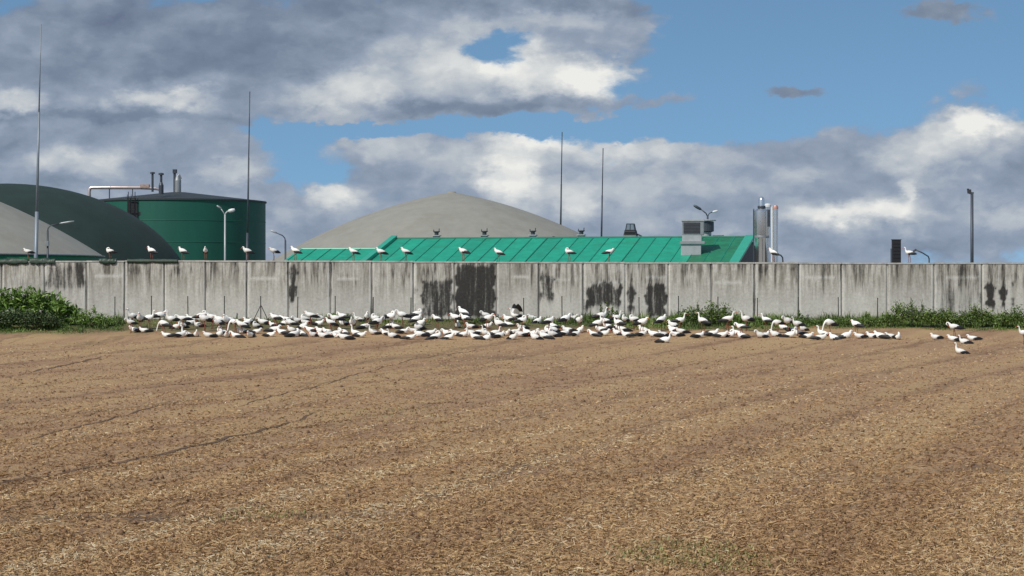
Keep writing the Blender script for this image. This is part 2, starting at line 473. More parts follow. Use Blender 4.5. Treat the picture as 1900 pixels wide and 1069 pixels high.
# ------------------------------------------------------------------ ground
PROF = [(-400, -3.9), (20, -3.9), (33, -3.90), (55, -3.90), (80, -3.862), (95, -3.855), (110, -3.81), (123, -3.69), (133, -3.50), (140, -3.34), (146.5, -3.17),
        (153, -2.66), (157, -2.30), (160, -2.02), (162, -2.0), (6000, -2.0)]
_py = np.array([p[0] for p in PROF]); _pz = np.array([p[1] for p in PROF])
_ty = np.arange(-20, 175, 0.25)
_tz = np.interp(_ty, _py, _pz)
_ker = np.hanning(29); _ker /= _ker.sum()
_ts = np.convolve(np.pad(_tz, 14, mode='edge'), _ker, mode='valid')
def ground_z(x, y):
    x = np.asarray(x, float); y = np.asarray(y, float)
    z = np.interp(y, _ty, _ts)
    fade = np.clip((y - 5) / 20, 0, 1) * np.clip((165 - y) / 6, 0, 1) * np.clip((120 - np.abs(x)) / 40, 0, 1)
    b = np.exp(-((y - 149) / 12.0) ** 2) * (0.16 * np.sin(x * 0.055 + 0.2) + 0.05 * np.sin(x * 0.31 + 1.0)) * np.clip((160 - y) / 6, 0, 1)
    a = across_of(x, y)
    small = 0.025 * np.sin(a * 2.1 + 0.6 * np.sin(y * 0.11)) + 0.02 * np.sin(a * 5.3 + np.sin(y * 0.3)) + 0.018 * np.sin(y * 1.7 + x * 0.6) + 0.02 * np.sin(y * 0.62 - x * 0.9)
    return z + fade * (b + small)

def on_ground(px, py):
    """where the line of sight through a spot of the photograph meets the ground"""
    d = np.arange(161.0, 25.0, -0.05)
    x = (px - CX) / F * d
    zr = (CY - py) / F * d
    zg = ground_z(x, d)
    below = np.nonzero(zr > zg)[0]
    i = below[0] if len(below) else 0
    return Vector((x[i], d[i], zg[i]))

def pt(px, py):
    q = on_ground(px, py)
    return q.x, q.y
PATCHES = []
for (x0, y0, rx, ry, s) in [(120, 962, 2.3, 1.1, 0.75), (420, 966, 2.6, 1.0, 0.6), (90, 992, 1.6, 0.7, 0.55), (640, 958, 1.8, 0.9, 0.4), (1850, 872, 2.2, 1.0, 0.55),
                            (1500, 880, 2.5, 1.5, 0.25), (800, 1000, 3.0, 1.0, 0.3), (1050, 880, 3.0, 1.5, 0.22), (330, 660, 5, 3.5, 0.35), (880, 665, 6, 4, 0.35), (200, 640, 6, 2, 0.2)]:
    x, y = pt(x0, y0)
    PATCHES.append((x, y, rx, ry, s))
M['field'] = field_mat()

xs = np.concatenate([[-4000, -1200, -400, -160, -90], np.arange(-52, 52.01, 0.4), [90, 160, 400, 1200, 4000]])
ys = np.concatenate([[-400, -120, -30, 0, 12], np.arange(20, 60, 0.25), np.arange(60, 163, 0.4), [170, 200, 300, 600, 1500, 6000]])
X, Y = np.meshgrid(xs, ys)
Z = ground_z(X, Y)
nx, ny = len(xs), len(ys)
idx = np.arange(nx * ny).reshape(ny, nx)
quads = np.stack([idx[:-1, :-1], idx[:-1, 1:], idx[1:, 1:], idx[1:, :-1]], -1).reshape(-1, 4)
me = mesh_np('field', np.stack([X, Y, Z], -1).reshape(-1, 3), quads, M['field'], shade_smooth=True)
tag(link_mesh('field', me), 'brown stubble field rising gently to the concrete wall', kind='structure')
yd = MB().add([(-120, 160.3, -1.96), (120, 160.3, -1.96), (120, 330, -1.96), (-120, 330, -1.96)], [(0, 1, 2, 3)])
tag(yd.build('yard', M['yard']), 'concrete yard behind the wall', kind='structure')

# wheel ruts: strips of bare dark soil that sink between the rows
RUTS = []
def rut(points, width, strength):
    pw = [pt(*p) for p in points]
    n = 160
    tt = np.linspace(0, 1, n)
    ks = np.linspace(0, 1, len(pw))
    x = np.interp(tt, ks, [p[0] for p in pw]); y = np.interp(tt, ks, [p[1] for p in pw])
    x = x + 0.03 * np.sin(tt * 37) + rng.normal(0, 0.02, n)
    RUTS.append((x, y, width))
    wd = width * (0.6 + 0.5 * rng.random(n)) * np.minimum(1, np.minimum(tt, 1 - tt) * 12 + 0.1)
    gx = np.gradient(x); gy = np.gradient(y); L = np.hypot(gx, gy)
    ox, oy = gy / L, -gx / L
    rows = []
    for s in (-1, 0, 1):
        xx = x + s * ox * wd / 2; yy = y + s * oy * wd / 2
        rows.append(np.stack([xx, yy, ground_z(xx, yy) + 0.012 + (0.0 if s else -0.004)], -1))
    V = np.concatenate(rows)
    q = []
    for a in (0, 1):
        i = np.arange(n - 1)
        q.append(np.stack([i + a * n, i + (a + 1) * n, i + 1 + (a + 1) * n, i + 1 + a * n], -1))
    q = np.concatenate(q)[:, ::-1]
    o = link_mesh('wheel_rut', mesh_np('wheel_rut', V, q, M['rut'], shade_smooth=True))
    tag(o, 'narrow dark wheel rut across the stubble field', kind='structure')
M['rut'] = simple('rut', (0.115, 0.064, 0.033), 0.95, 0, 0.5, 7.0, 0.3, dirt=(0.22, 0.13, 0.066))
rut([(-60, 910), (130, 875), (370, 826), (480, 800), (590, 765)], 0.16, 1)
rut([(-60, 837), (60, 815), (200, 780), (330, 745)], 0.12, 1)
rut([(60, 690), (120, 678), (190, 662)], 0.24, 1)
rut([(430, 757), (640, 700), (760, 668), (900, 648)], 0.08, 1)

# straw and stubble, as real blades: more of them where they show larger
BAND = np.random.default_rng(5).random(64)
def straw(n, name, upright, lmin, lmax, wmin, wmax, label, tone_shift=0.0):
    sx = rng.uniform(-90, 1990, n); sy = 628 + (1110 - 628) * rng.random(n) ** 0.80
    off = sy - CY
    # invert profile: table of picture height against distance
    dt = np.arange(150, 27, -0.1); st_ = CY - np.interp(dt, _ty, _ts) / dt * F
    o = np.argsort(st_)
    d = np.interp(sy, st_[o], dt[o]); d = d + rng.normal(0, 0.15, n)
    x = (sx - CX) / F * d
    a = across_of(x, d)
    # gather on the drill rows
    sp = 0.26
    a2 = np.round(a / sp) * sp + rng.normal(0, 0.055, n)
    keep = rng.random(n) < 0.6
    a = np.where(keep, a2, a)
    x = x_of(a, d)
    z = ground_z(x, d)
    L = rng.uniform(lmin, lmax, n) * (0.8 + 0.5 * rng.random(n)); Wd = rng.uniform(wmin, wmax, n) * (1 + d / 120)
    th = rng.uniform(0, 2 * np.pi, n)
    el_ = np.abs(rng.normal(0.0, 0.25, n)) if not upright else rng.uniform(0.8, 1.5, n)
    dx = np.stack([np.cos(th) * np.cos(el_), np.sin(th) * np.cos(el_), np.sin(el_)], -1)
    tmp = rng.normal(0, 1, (n, 3))
    sd_ = np.cross(dx, tmp); sd_ /= np.linalg.norm(sd_, axis=1, keepdims=True) + 1e-9
    if upright:
        p0 = np.stack([x, d, z - 0.01], -1)
    else:
        p0 = np.stack([x, d, z + rng.uniform(0.002, 0.03, n)], -1)
    pm = p0 + dx * (L * 0.55)[:, None]
    bend = rng.normal(0, 0.35, (n, 3)); bend[:, 2] = -np.abs(bend[:, 2]) * 0.6
    d2 = dx + bend; d2 /= np.linalg.norm(d2, axis=1, keepdims=True)
    p1 = pm + d2 * (L * 0.45)[:, None]
    p1[:, 2] = np.maximum(p1[:, 2], z + 0.003)
    h = (sd_ * (Wd / 2)[:, None])
    V = np.stack([p0 - h, p0 + h, pm - h, pm + h, p1 - h * 0.6, p1 + h * 0.6], 1).reshape(-1, 3)
    b = np.arange(n)[:, None] * 6
    q = np.concatenate([b + np.array([[0, 1, 3, 2]]), b + np.array([[2, 3, 5, 4]])])
    band = np.interp(np.mod(a * 0.9 + 0.5 * np.sin(d * 0.05), 64), np.arange(65), np.append(BAND[:64], BAND[0]))
    tn = np.clip(rng.beta(2.0, 2.0, n) + tone_shift + (band - 0.5) * 0.75, 0, 1)
    # stalks on the bare patches are sparse
    ok = rng.random(n) < 0.45 + 0.6 * band
    for (rx_, ry_, rw) in RUTS:
        o_ = np.argsort(ry_)
        ok &= ~((np.abs(x - np.interp(d, ry_[o_], rx_[o_])) < rw * 0.75) & (d > ry_.min()) & (d < ry_.max()) & (rng.random(n) < 0.72))
    for (ex, ey, rx, ry, s) in PATCHES:
        e = ((x - ex) / rx) ** 2 + ((d - ey) / ry) ** 2
        ok &= ~((e < 1.0) & (rng.random(n) < s * 0.8))
    q = q[np.concatenate([ok, ok])]
    o2 = link_mesh(name, mesh_np(name, V, q, M['straw'], np.repeat(tn, 6)))
    tag(o2, label, kind='stuff')
straw(300000, 'straw_litter', False, 0.035, 0.13, 0.006, 0.016, 'chopped yellow straw strewn over the brown field')
straw(50000, 'stubble', True, 0.03, 0.10, 0.007, 0.014, 'short cut stubble stalks standing in rows', 0.05)

def clods(n):
    sx = rng.uniform(-90, 1990, n); sy = 628 + (1110 - 628) * rng.random(n) ** 0.75
    dt = np.arange(150, 27, -0.1); st_ = CY - np.interp(dt, _ty, _ts) / dt * F
    o = np.argsort(st_)
    d = np.interp(sy, st_[o], dt[o]) + rng.normal(0, 0.15, n); x = (sx - CX) / F * d
    r = 0.012 + 0.05 * rng.random(n) ** 3 + d * 0.0001
    c = np.stack([x, d, ground_z(x, d) + r * 0.25], -1)
    base = np.array([(1, 0, 0), (0, 1, 0), (-1, 0, 0), (0, -1, 0), (0, 0, .8), (0, 0, -.8)], float)
    V = c[:, None, :] + base[None] * r[:, None, None] * rng.uniform(0.55, 1.35, (n, 6, 1)) + rng.normal(0, 0.25, (n, 6, 3)) * r[:, None, None]
    tri = np.array([(0, 1, 4), (1, 2, 4), (2, 3, 4), (3, 0, 4), (1, 0, 5), (2, 1, 5), (3, 2, 5), (0, 3, 5)])
    q = (np.arange(n)[:, None, None] * 6 + tri[None]).reshape(-1, 3)
    m = leaf_mat('clod', [(0, (0.15, 0.085, 0.046)), (0.6, (0.24, 0.142, 0.076)), (1, (0.34, 0.22, 0.125))], 0.95)
    tag(link_mesh('soil_clods', mesh_np('soil_clods', V.reshape(-1, 3), q, m, np.repeat(rng.random(n), 6), per_face=3)), 'small crumbs of brown soil all over the field', kind='stuff')
clods(15000)

def seedlings(cx_, cy_, rx, ry, n):
    q0 = on_ground(cx_, cy_)
    r = np.sqrt(rng.random(n)); th = rng.uniform(0, 2 * np.pi, n)
    x = q0.x + rx * r * np.cos(th) + rng.normal(0, rx * .2, n); y = q0.y + ry * r * np.sin(th)
    z = ground_z(x, y)
    L = rng.uniform(0.03, 0.10, n); a = rng.uniform(0, 2 * np.pi, n); e = rng.uniform(0.2, 1.3, n)
    dv = np.stack([np.cos(a) * np.cos(e), np.sin(a) * np.cos(e), np.sin(e)], -1)
    sv = np.stack([-np.sin(a), np.cos(a), np.zeros(n)], -1) * rng.uniform(0.006, 0.016, n)[:, None]
    p0 = np.stack([x, y, z], -1); pm = p0 + dv * (L * .5)[:, None]; p1 = p0 + dv * L[:, None]
    V = np.stack([p0, pm - sv, p1, pm + sv], 1).reshape(-1, 3)
    return V, np.arange(n * 4).reshape(-1, 4), np.repeat(rng.random(n), 4)
for (a, b_, rx, ry, n, lab) in [(1290, 1035, 1.1, 1.8, 2600, 'patch of pale green seedlings near the front of the field'),
                                (480, 963, 0.8, 1.3, 420, 'small scatter of green seedlings beside bare soil'),
                                (700, 770, 2.5, 3, 500, 'thin sprinkle of green seedlings in mid field')]:
    V, q, tn = seedlings(a, b_, rx, ry, n)
    tag(link_mesh('weed_seedlings', mesh_np('weed_seedlings', V, q, M['weed'], tn)), lab, kind='stuff')

# ------------------------------------------------------------------ concrete wall
WD = 160.0
bounds = [-560, -482, -404, -326, -248, -170, -78, 3, 82, 160, 231, 305, 381, 458, 535, 613, 690, 767, 843, 921, 1000, 1082, 1160, 1240, 1320, 1400, 1482, 1562, 1646, 1733, 1822, 1905, 1988, 2070, 2152, 2234, 2316, 2398, 2480]
def top_py(px): return float(np.interp(px, [-600, 0, 260, 520, 1000, 1400, 1900, 2500], [485, 484.5, 483.5, 483, 486, 487, 487.5, 488.5]))
# stains: (x0, x1, top, bottom, strength, raggedness of the top)
STAINS = [(84, 160, 488, 540, 0.55, 10), (160, 232, 488, 515, 0.25, 14), (236, 300, 488, 512, 0.32, 14), (310, 380, 490, 515, 0.42, 14), (400, 455, 490, 512, 0.22, 14),
          (533, 553, 490, 566, 0.85, 10), (556, 612, 490, 518, 0.32, 12), (690, 765, 490, 518, 0.35, 16), (765, 776, 520, 590, 0.55, 8),
          (780, 843, 517, 592, 0.80, 5), (776, 843, 490, 517, 0.38, 8), (843, 921, 489, 592, 0.95, 6), (905, 921, 489, 560, 0.3, 6),
          (1000, 1030, 505, 560, 0.70, 12), (1030, 1078, 490, 540, 0.25, 18), (1085, 1156, 522, 572, 0.82, 16), (1085, 1156, 490, 530, 0.28, 14),
          (1162, 1180, 525, 580, 0.75, 8), (1195, 1239, 524, 592, 1.0, 4), (1165, 1239, 490, 524, 0.30, 10), (1240, 1320, 489, 512, 0.30, 12),
          (1330, 1400, 488, 502, 0.35, 8), (1404, 1428, 488, 515, 0.45, 6), (1440, 1482, 488, 505, 0.3, 8), (1490, 1560, 488, 500, 0.3, 8), (1565, 1645, 488, 505, 0.25, 10),
          (1735, 1822, 488, 590, 0.34, 6), (1776, 1783, 520, 590, 0.5, 8), (1826, 1848, 524, 574, 1.0, 8), (1853, 1870, 526, 572, 0.95, 8), (1826, 1900, 490, 525, 0.32, 12),
          (1875, 1882, 500, 580, 0.6, 8), (1050, 1062, 520, 592, 0.3, 10)]
wall = thing('concrete_wall', (0, WD, -2.0), 'long weathered grey concrete wall of upright panels behind the storks', 'wall')
wx = lambda px: (px - CX) / F * WD
wz = lambda py: (CY - py) / F * WD
for i, (a, b_) in enumerate(zip(bounds, bounds[1:])):
    x0, x1 = wx(a) + 0.022, wx(b_) - 0.022
    zt = wz(top_py((a + b_) / 2)) + random.uniform(-0.012, 0.012) - (-2.0)
    zb = -0.5
    nxp, nzp = 44, 24
    gx = np.linspace(x0, x1, nxp); gz = np.linspace(zb, zt - 0.10, nzp)
    GX, GZ = np.meshgrid(gx, gz)
    yoff = random.uniform(-0.015, 0.015)
    GY = np.full_like(GX, yoff)
    edge = np.minimum(GX - x0, x1 - GX)
    GY = GY + np.where(edge < 0.015, 0.05, 0.0)           # rounded-off long edges
    pxg = GX / WD * F + CX; pyg = CY - (GZ - 2.0) / WD * F
    stn = np.zeros_like(GX)
    colr = rng.random(nxp); colr2 = np.convolve(np.pad(rng.random(nxp), 2, mode='edge'), np.ones(5) / 5, 'valid')
    for (s0, s1, t0, t1, k, rag) in STAINS:
        if s1 < a or s0 > b_: continue
        jag = (colr[None, :] * 0.4 + colr2[None, :] * 2.4 - 1.4) * rag
        wob = 2.5 * np.sin(GZ * 5 + s0) + 1.5 * np.sin(GZ * 13 + s1)
        inx = np.clip((pxg - s0 + wob) / 5.0, 0, 1) * np.clip((s1 - pxg + wob) / 5.0, 0, 1)
        iny = np.clip((pyg - (t0 + jag)) / 7.0, 0, 1) * np.clip((t1 + jag * 0.5 - pyg) / 8.0, 0, 1)
        drip = np.clip(1 - (pyg - t1) / (10 + 40 * colr[None, :]), 0, 1) * (pyg > t1 - 4) * (colr2[None, :] > 0.5) * (t1 - t0 > 40)
        lead = np.clip(1 - (t0 - pyg) / (8 + 36 * colr2[None, :]), 0, 1) * (pyg < t0 + 6) * (colr[None, :] > 0.45) * (t1 - t0 > 40)
        stn = np.maximum(stn, k * inx * np.maximum(iny, 0.55 * np.maximum(drip, lead)) * (0.88 + 0.12 * colr[None, :]))
    for _ in range(rng.integers(7, 15)):                  # grime runs down from the coping
        c0 = rng.uniform(x0, x1); wdt = rng.uniform(0.03, 0.16); ln = rng.uniform(0.5, 3.2) * rng.uniform(0.4, 1)
        fall = np.clip(1 - (zt - GZ) / ln, 0, 1) ** 0.6
        stn = np.maximum(stn, rng.uniform(0.25, 0.62) * np.exp(-((GX - c0 + 0.03 * np.sin(GZ * 3)) / wdt) ** 2) * fall)
    for c0 in (x0, x1):
        if rng.random() < 0.7:
            stn = np.maximum(stn, rng.uniform(0.3, 0.6) * np.exp(-((GX - c0) / rng.uniform(0.04, 0.12)) ** 2))
    pal = np.zeros_like(GX)
    pal = np.maximum(pal, 0.75 * (np.abs(edge - 0.10) < 0.06) * (rng.random((1, nxp)) < 0.75))      # lime runs beside the joints
    midline = 519 + 6 * math.sin(i * 1.9)
    pal = np.maximum(pal, 0.75 * (np.abs(pyg - midline) < 2.2) * (np.abs((GX - x0) / (x1 - x0) - rng.uniform(0.2, 0.8)) < rng.uniform(0.1, 0.45)) * (edge > 0.1) * (rng.random() < 0.6))
    pal = np.maximum(pal, np.clip((pyg - 525) / 50, 0, 1) * 0.42)                                     # cleaner, splashed foot
    cs = rng.random(nxp) < 0.07
    clen = rng.uniform(500, 560, nxp)
    pal = np.maximum(pal, 0.55 * cs[None, :] * (pyg < clen[None, :]))
    verts = np.stack([GX, GY, GZ], -1).reshape(-1, 3)
    ii = np.arange(nxp * nzp).reshape(nzp, nxp)
    q = np.stack([ii[:-1, :-1], ii[:-1, 1:], ii[1:, 1:], ii[1:, :-1]], -1).reshape(-1, 4)
    # sides and back
    nb = len(verts); dp = 0.22
    back = np.array([[x0, dp, zb], [x1, dp, zb], [x1, dp, zt - 0.10], [x0, dp, zt - 0.10]])
    verts = np.concatenate([verts, back])
    extra = [(nb + 1, nb, nb + 3, nb + 2), (ii[0, 0], nb, nb + 1, ii[0, -1]), (ii[-1, -1], nb + 2, nb + 3, ii[-1, 0]),
             (ii[0, 0], ii[-1, 0], nb + 3, nb), (ii[0, -1], nb + 1, nb + 2, ii[-1, -1])]
    q = np.concatenate([q, np.array(extra)])
    mw = mesh_np('wall_panel', verts, q, M['concrete'])
    for nm, arr in (('stain', stn), ('pale', pal)):
        at = mw.attributes.new(nm, 'FLOAT', 'POINT')
        at.data.foreach_set('value', np.concatenate([arr.reshape(-1), np.zeros(4)]).astype(np.float32))
    link_mesh('wall_panel', mw, wall)
    cp = MB().box(((x0 + x1) / 2, dp / 2 - 0.01 + yoff, zt - 0.05 + 0.001), (x1 - x0 + 0.03, dp + 0.035, 0.10), 0, 0.012)
    cp.build('coping', M['coping'] if 'coping' in M else M.setdefault('coping', simple('coping', (0.43, 0.42, 0.385), 0.9, 0, 0.3, 2.5, 0.2, dirt=(0.20, 0.19, 0.16))), wall)
    fill = MB().box((wx(b_), 0.13, zt / 2 - 0.3), (0.05, 0.12, zt + 0.45))
    fill.build('joint_seal', M['seal'] if 'seal' in M else M.setdefault('seal', simple('seal', (0.22, 0.21, 0.185), 0.9, 0, 0.3, 3.0)), wall)

# silage sheets bunched on the coping
def sheet(px0, px1, label, amp):
    n = 60
    xs_ = np.linspace(wx(px0), wx(px1), n)
    rows = []
    base = wz(top_py((px0 + px1) / 2))
    for j, (dy, dz) in enumerate([(-0.075, -0.20), (-0.085, -0.08), (-0.07, 0.03), (0.0, 0.09), (0.14, 0.10), (0.30, 0.03)]):
        wob = amp * (np.interp(np.arange(n), np.arange(0, n + 6, 6), rng.random(len(np.arange(0, n + 6, 6)))) + 0.25 * rng.random(n))
        zz = base + dz * (0.6 + wob) + (wob * 0.08 if j in (2, 3, 4) else 0)
        rows.append(np.stack([xs_, np.full(n, WD + dy - 0.02 * rng.random()), zz], -1))
    V = np.concatenate(rows)
    q = []
    for j in range(5):
        i = np.arange(n - 1)
        q.append(np.stack([i + j * n, i + 1 + j * n, i + 1 + (j + 1) * n, i + (j + 1) * n], -1))
    o = link_mesh('silage_sheet', mesh_np('silage_sheet', V, np.concatenate(q), M['sheet_green'], shade_smooth=True))
    sm = o.modifiers.new('thick', 'SOLIDIFY'); sm.thickness = 0.02
    tag(o, label, 'silage sheet')
sheet(-20, 52, 'crumpled dark green sheet over the wall top before the grey dome', 0.8)
sheet(55, 102, 'short crumpled green sheet on the wall top at the tall mast foot', 0.8)
sheet(184, 216, 'small dark sheet bunched on the wall top before the green dome', 0.6)
sheet(236, 330, 'thin dark sheet lying along the wall top left of the green tank', 0.3)

# ------------------------------------------------------------------ fence posts
ORD = ['', 'first', 'second', 'third', 'fourth', 'fifth', 'sixth', 'seventh', 'eighth', 'ninth', 'tenth', 'eleventh']
posts = [213, 281, 349, 416, 484, 552, 622, 692, 762, 833, 902, 972, 1043, 1115, 1186, 1259, 1332, 1405, 1481, 1556, 1628]
POST_NAME = {}
for i, px in enumerate(posts):
    k = i - 4
    if k == 0: nm = 'braced post'
    elif k < 0: nm = ORD[-k] + ' post left of braced post'
    elif k <= 9: nm = ORD[k] + ' post right of braced post'
    else:
        j = len(posts) - i
        nm = 'rightmost post' if j == 1 else ORD[j] + ' post from the right'
    POST_NAME[px] = nm
    d = 159.1
    x = (px - CX) / F * d
    zg = float(ground_z(x, d))
    ztop = (CY - 552 - random.uniform(-2, 2)) / F * d
    h = ztop - zg
    lab = ('thin dark steel post with two diagonal braces before the wall' if k == 0 else 'thin dark steel fence post, ' + nm)
    t = thing('fence_post', (x, d, zg), lab, 'fence post', 'thin fence posts along the wall')
    lean = random.uniform(-0.02, 0.02)
    b = MB().tube([(0, 0, -0.2), (lean * h, 0, h)], [0.034, 0.030], 8)
    po = b.build('post', M['post_steel'], t)
    MB().lathe((lean * h, 0, h), [(0.0, -0.01), (0.042, -0.01), (0.042, 0.02), (0.0, 0.045)], 8).build('cap', M['post_steel'], po)
    if k == 0:
        for s in (-1, 1):
            MB().tube([(s * 0.50, -0.05, -0.05), (s * 0.02, 0, h * 0.62)], 0.026, 8).build('brace', M['post_steel'], t)

# ------------------------------------------------------------------ domes and tanks
def cap_profile(R, apex, a, b, n=26):
    """(radius, z) from the rim to the top: drop = a*r + b*r*r"""
    return [(R * (1 - i / n), apex - a * R * (1 - i / n) - b * (R * (1 - i / n)) ** 2) for i in range(n)] + [(0, apex)]

# grey dome on its green tank, at the left edge
d = 185.0; s = F / d
c = P(-210, CY, d)
t = thing('gas_dome', (c.x, c.y, -2), 'pale grey membrane dome on a green tank, cut by the left edge', 'gas dome', 'gas storage domes behind the wall')
R = 397 / s; apex = (CY - 313) / s + 2
prof = cap_profile(R, apex, 0.17, 0.00060 * s)
MB().lathe((0, 0, 0), prof, 96).build('membrane', M['grey_membrane'], t, True)
zr = prof[0][1]
MB().lathe((0, 0, 0), [(R + 0.06, -0.4), (R + 0.06, zr - 0.02), (R - 0.3, zr - 0.02)], 96).build('tank_wall', M['base_green'], t, True)
MB().lathe((0, 0, 0), [(R + 0.07, zr - 0.05), (R + 0.11, zr - 0.05), (R + 0.11, zr + 0.03), (R - 0.05, zr + 0.05)], 96).build('rim', M['galvanised'], t, True)

# dark green dome
d = 225.0; s = F / d
c = P(15, CY, d)
t = thing('gas_dome', (c.x, c.y, -2), 'big dark green membrane dome behind the pale grey one', 'gas dome', 'gas storage domes behind the wall')
R = 345 / s; H = 230 / s; apex = (CY - 341) / s + 2
prof = [(R * math.cos(math.pi / 2 * i / 28), apex - H + H * math.sin(math.pi / 2 * i / 28)) for i in range(29)]
prof[-1] = (0, apex)
MB().lathe((0, 0, 0), [(R, -0.3)] + prof, 96).build('membrane', M['dark_membrane'], t, True)
MB().lathe((0, 0, 0), [(R + 0.15, -0.2), (R + 0.15, 0.35), (R - 0.02, 0.42)], 96).build('foot_ring', M['galvanised'], t, True)

# dark green steel tank
d = 262.0; s = F / d
c = P(330, CY, d)
t = thing('storage_tank', (c.x, c.y, -2), 'tall dark green cylindrical tank with a low cone roof and vent pipes', 'tank')
R = 162 / s; zt = (CY - 374) / s + 2; za = (CY - 357) / s + 2
MB().lathe((0, 0, 0), [(R, -0.3), (R, zt)], 128).build('shell', M['tank_green'], t, True)
MB().lathe((0, 0, 0), [(R + 0.12, zt - 0.16), (R + 0.12, zt), (0.9, za), (0, za)], 128).build('roof', M['tank_roof'], t, False)
for k in range(1, 5):
    z = zt * k / 5.0
    MB().lathe((0, 0, 0), [(R + 0.005, z - 0.04), (R + 0.03, z - 0.02), (R + 0.03, z + 0.02), (R + 0.005, z + 0.04)], 128).build('hoop', M['tank_green'], t, True)
def on_tank(px):
    dx = (px - 330) / s
    return dx, -math.sqrt(max(R * R - dx * dx, 0))
# ladder with its safety cage and cable duct
lx, ly = on_tank(270); lx *= 1.02; ly *= 1.02
lad = MB()
for q in (-0.35, 0.35): lad.box((lx + q, ly - 0.1, zt / 2 + 0.3), (0.07, 0.07, zt + 0.8))
for k in range(int(zt / 0.3)): lad.box((lx, ly - 0.1, 0.3 * k + 0.2), (0.7, 0.04, 0.04))
lad_o = lad.build('ladder', M['black'], t)
MB().box((lx + 0.1, ly - 0.02, zt / 2 - 0.1), (1.05, 0.16, zt - 0.4), 0, 0.03).build('cable_duct', M['black'], t)
cg = MB()
for k in range(9): cg.box((lx, ly - 0.45, 2.0 + k * (zt - 2) / 8.0), (0.85, 0.05, 0.07))
for q in (-0.4, 0, 0.4): cg.box((lx + q, ly - 0.45, zt / 2 + 1.2), (0.05, 0.05, zt - 1.6))
cg.build('ladder_cage', M['black'], lad_o)
MB().box((lx + 0.95, ly + 0.02, zt * 0.86), (0.75, 0.28, 0.35), 0, 0.03).build('platform', M['black'], t)
dd = 254.0; s2 = F / dd
def tk(px, py, d=dd):
    p = P(px, py, d); return (p.x - c.x, p.y - c.y, p.z + 2)
vp_o = MB().tube([tk(283, 356), tk(283, 330), tk(283, 322)], [0.12, 0.12, 0.12], 10).build('vent_pipe', M['mast_dark'], t)
MB().lathe(tk(283, 321), [(0, 0.12), (0.26, 0.06), (0.26, -0.08), (0, -0.08)][::-1], 12).build('vent_cap', M['mast_dark'], vp_o)
vp_o = MB().tube([tk(299, 360), tk(299, 344), tk(299, 338), tk(299, 324)], [0.26, 0.26, 0.13, 0.13], 12).build('vent_pipe', M['mast_dark'], t)
MB().lathe(tk(299, 323), [(0, -0.1), (0.28, -0.1), (0.28, 0.08), (0, 0.14)], 12).build('vent_cap', M['mast_dark'], vp_o)
vp = tk(330, 358, 262)
MB().tube([tk(330, 359, 262), tk(330, 335, 262), tk(330, 327, 262)], [0.36, 0.36, 0.24], 14).build('relief_valve', M['galvanised'], t)
vp_o = MB().tube([tk(324, 357, 262), tk(324, 318, 262)], [0.14, 0.14], 10).build('vent_pipe', M['mast_dark'], t)
MB().box(tk(324.5, 318, 262), (0.45, 0.45, 0.42), 0, 0.05).build('vent_cap', M['mast_dark'], vp_o)
MB().tube([tk(326, 330, 262), tk(333, 324, 262), tk(336, 332, 262)], 0.10, 8).build('bend_pipe', M['galvanised'], t)
# gas pipe that runs over from the dome
t2 = thing('gas_pipe', P(165, CY, 259) - Vector((0, 0, 2)), 'shiny horizontal gas pipe running from the green dome to the tank roof', 'pipe')
o0 = Vector(t2.location)
g = lambda px, py, d=259: P(px, py, d) - o0
MB().tube([g(165.5, 420), g(165.5, 356), g(166.5, 350), g(170, 348), g(262, 348.2), g(288, 349.5), g(296, 351), g(299, 355)], 0.19, 12).build('pipe', M['pinksteel'] if 'pinksteel' in M else M.setdefault('pinksteel', simple('pinksteel', (0.66, 0.56, 0.53), 0.3, 0.7, 0.12, 2.0)), t2, True)
MB().tube([g(203, 372), g(203, 349)], 0.06, 8).build('support', M['mast_dark'], t2)
MB().tube([g(246, 372), g(246, 349)], 0.05, 8).build('support', M['mast_dark'], t2)
MB().box(g(269, 345.5), (1.0, 0.5, 0.35), 0, 0.04).build('valve_box', M['rust_orange'], t2)
for q in (205, 262): MB().tube([g(q, 348.2), g(q + 1.2, 348.2)], 0.2, 12).build('flange', M['steel_dull'], t2)

# grey dome in the middle
d = 240.0; s = F / d
c = P(838, CY, d)
t = thing('gas_dome', (c.x, c.y, -2), 'wide pale grey dome with a slight peak behind the green roof', 'gas dome', 'gas storage domes behind the wall')
R = 350 / s; apex = (CY - 356.5) / s + 2
prof = cap_profile(R, apex, 0.17, 0.00064 * s)
MB().lathe((0, 0, 0), prof, 128).build('membrane', M['grey_membrane'], t, True)
zr = prof[0][1]
MB().lathe((0, 0, 0), [(R + 0.06, -0.4), (R + 0.06, zr - 0.02), (R - 0.3, zr - 0.02)], 96).build('tank_wall', M['base_green'], t, True)
MB().lathe((0, 0, 0), [(R + 0.07, zr - 0.05), (R + 0.11, zr - 0.05), (R + 0.11, zr + 0.03), (R - 0.05, zr + 0.05)], 96).build('rim', M['galvanised'], t, True)
MB().lathe((0, 0, 0), [(0.5, apex - 0.10), (0.4, apex + 0.03), (0, apex + 0.08)], 16).build('crown_cap', M['grey_membrane'], t)

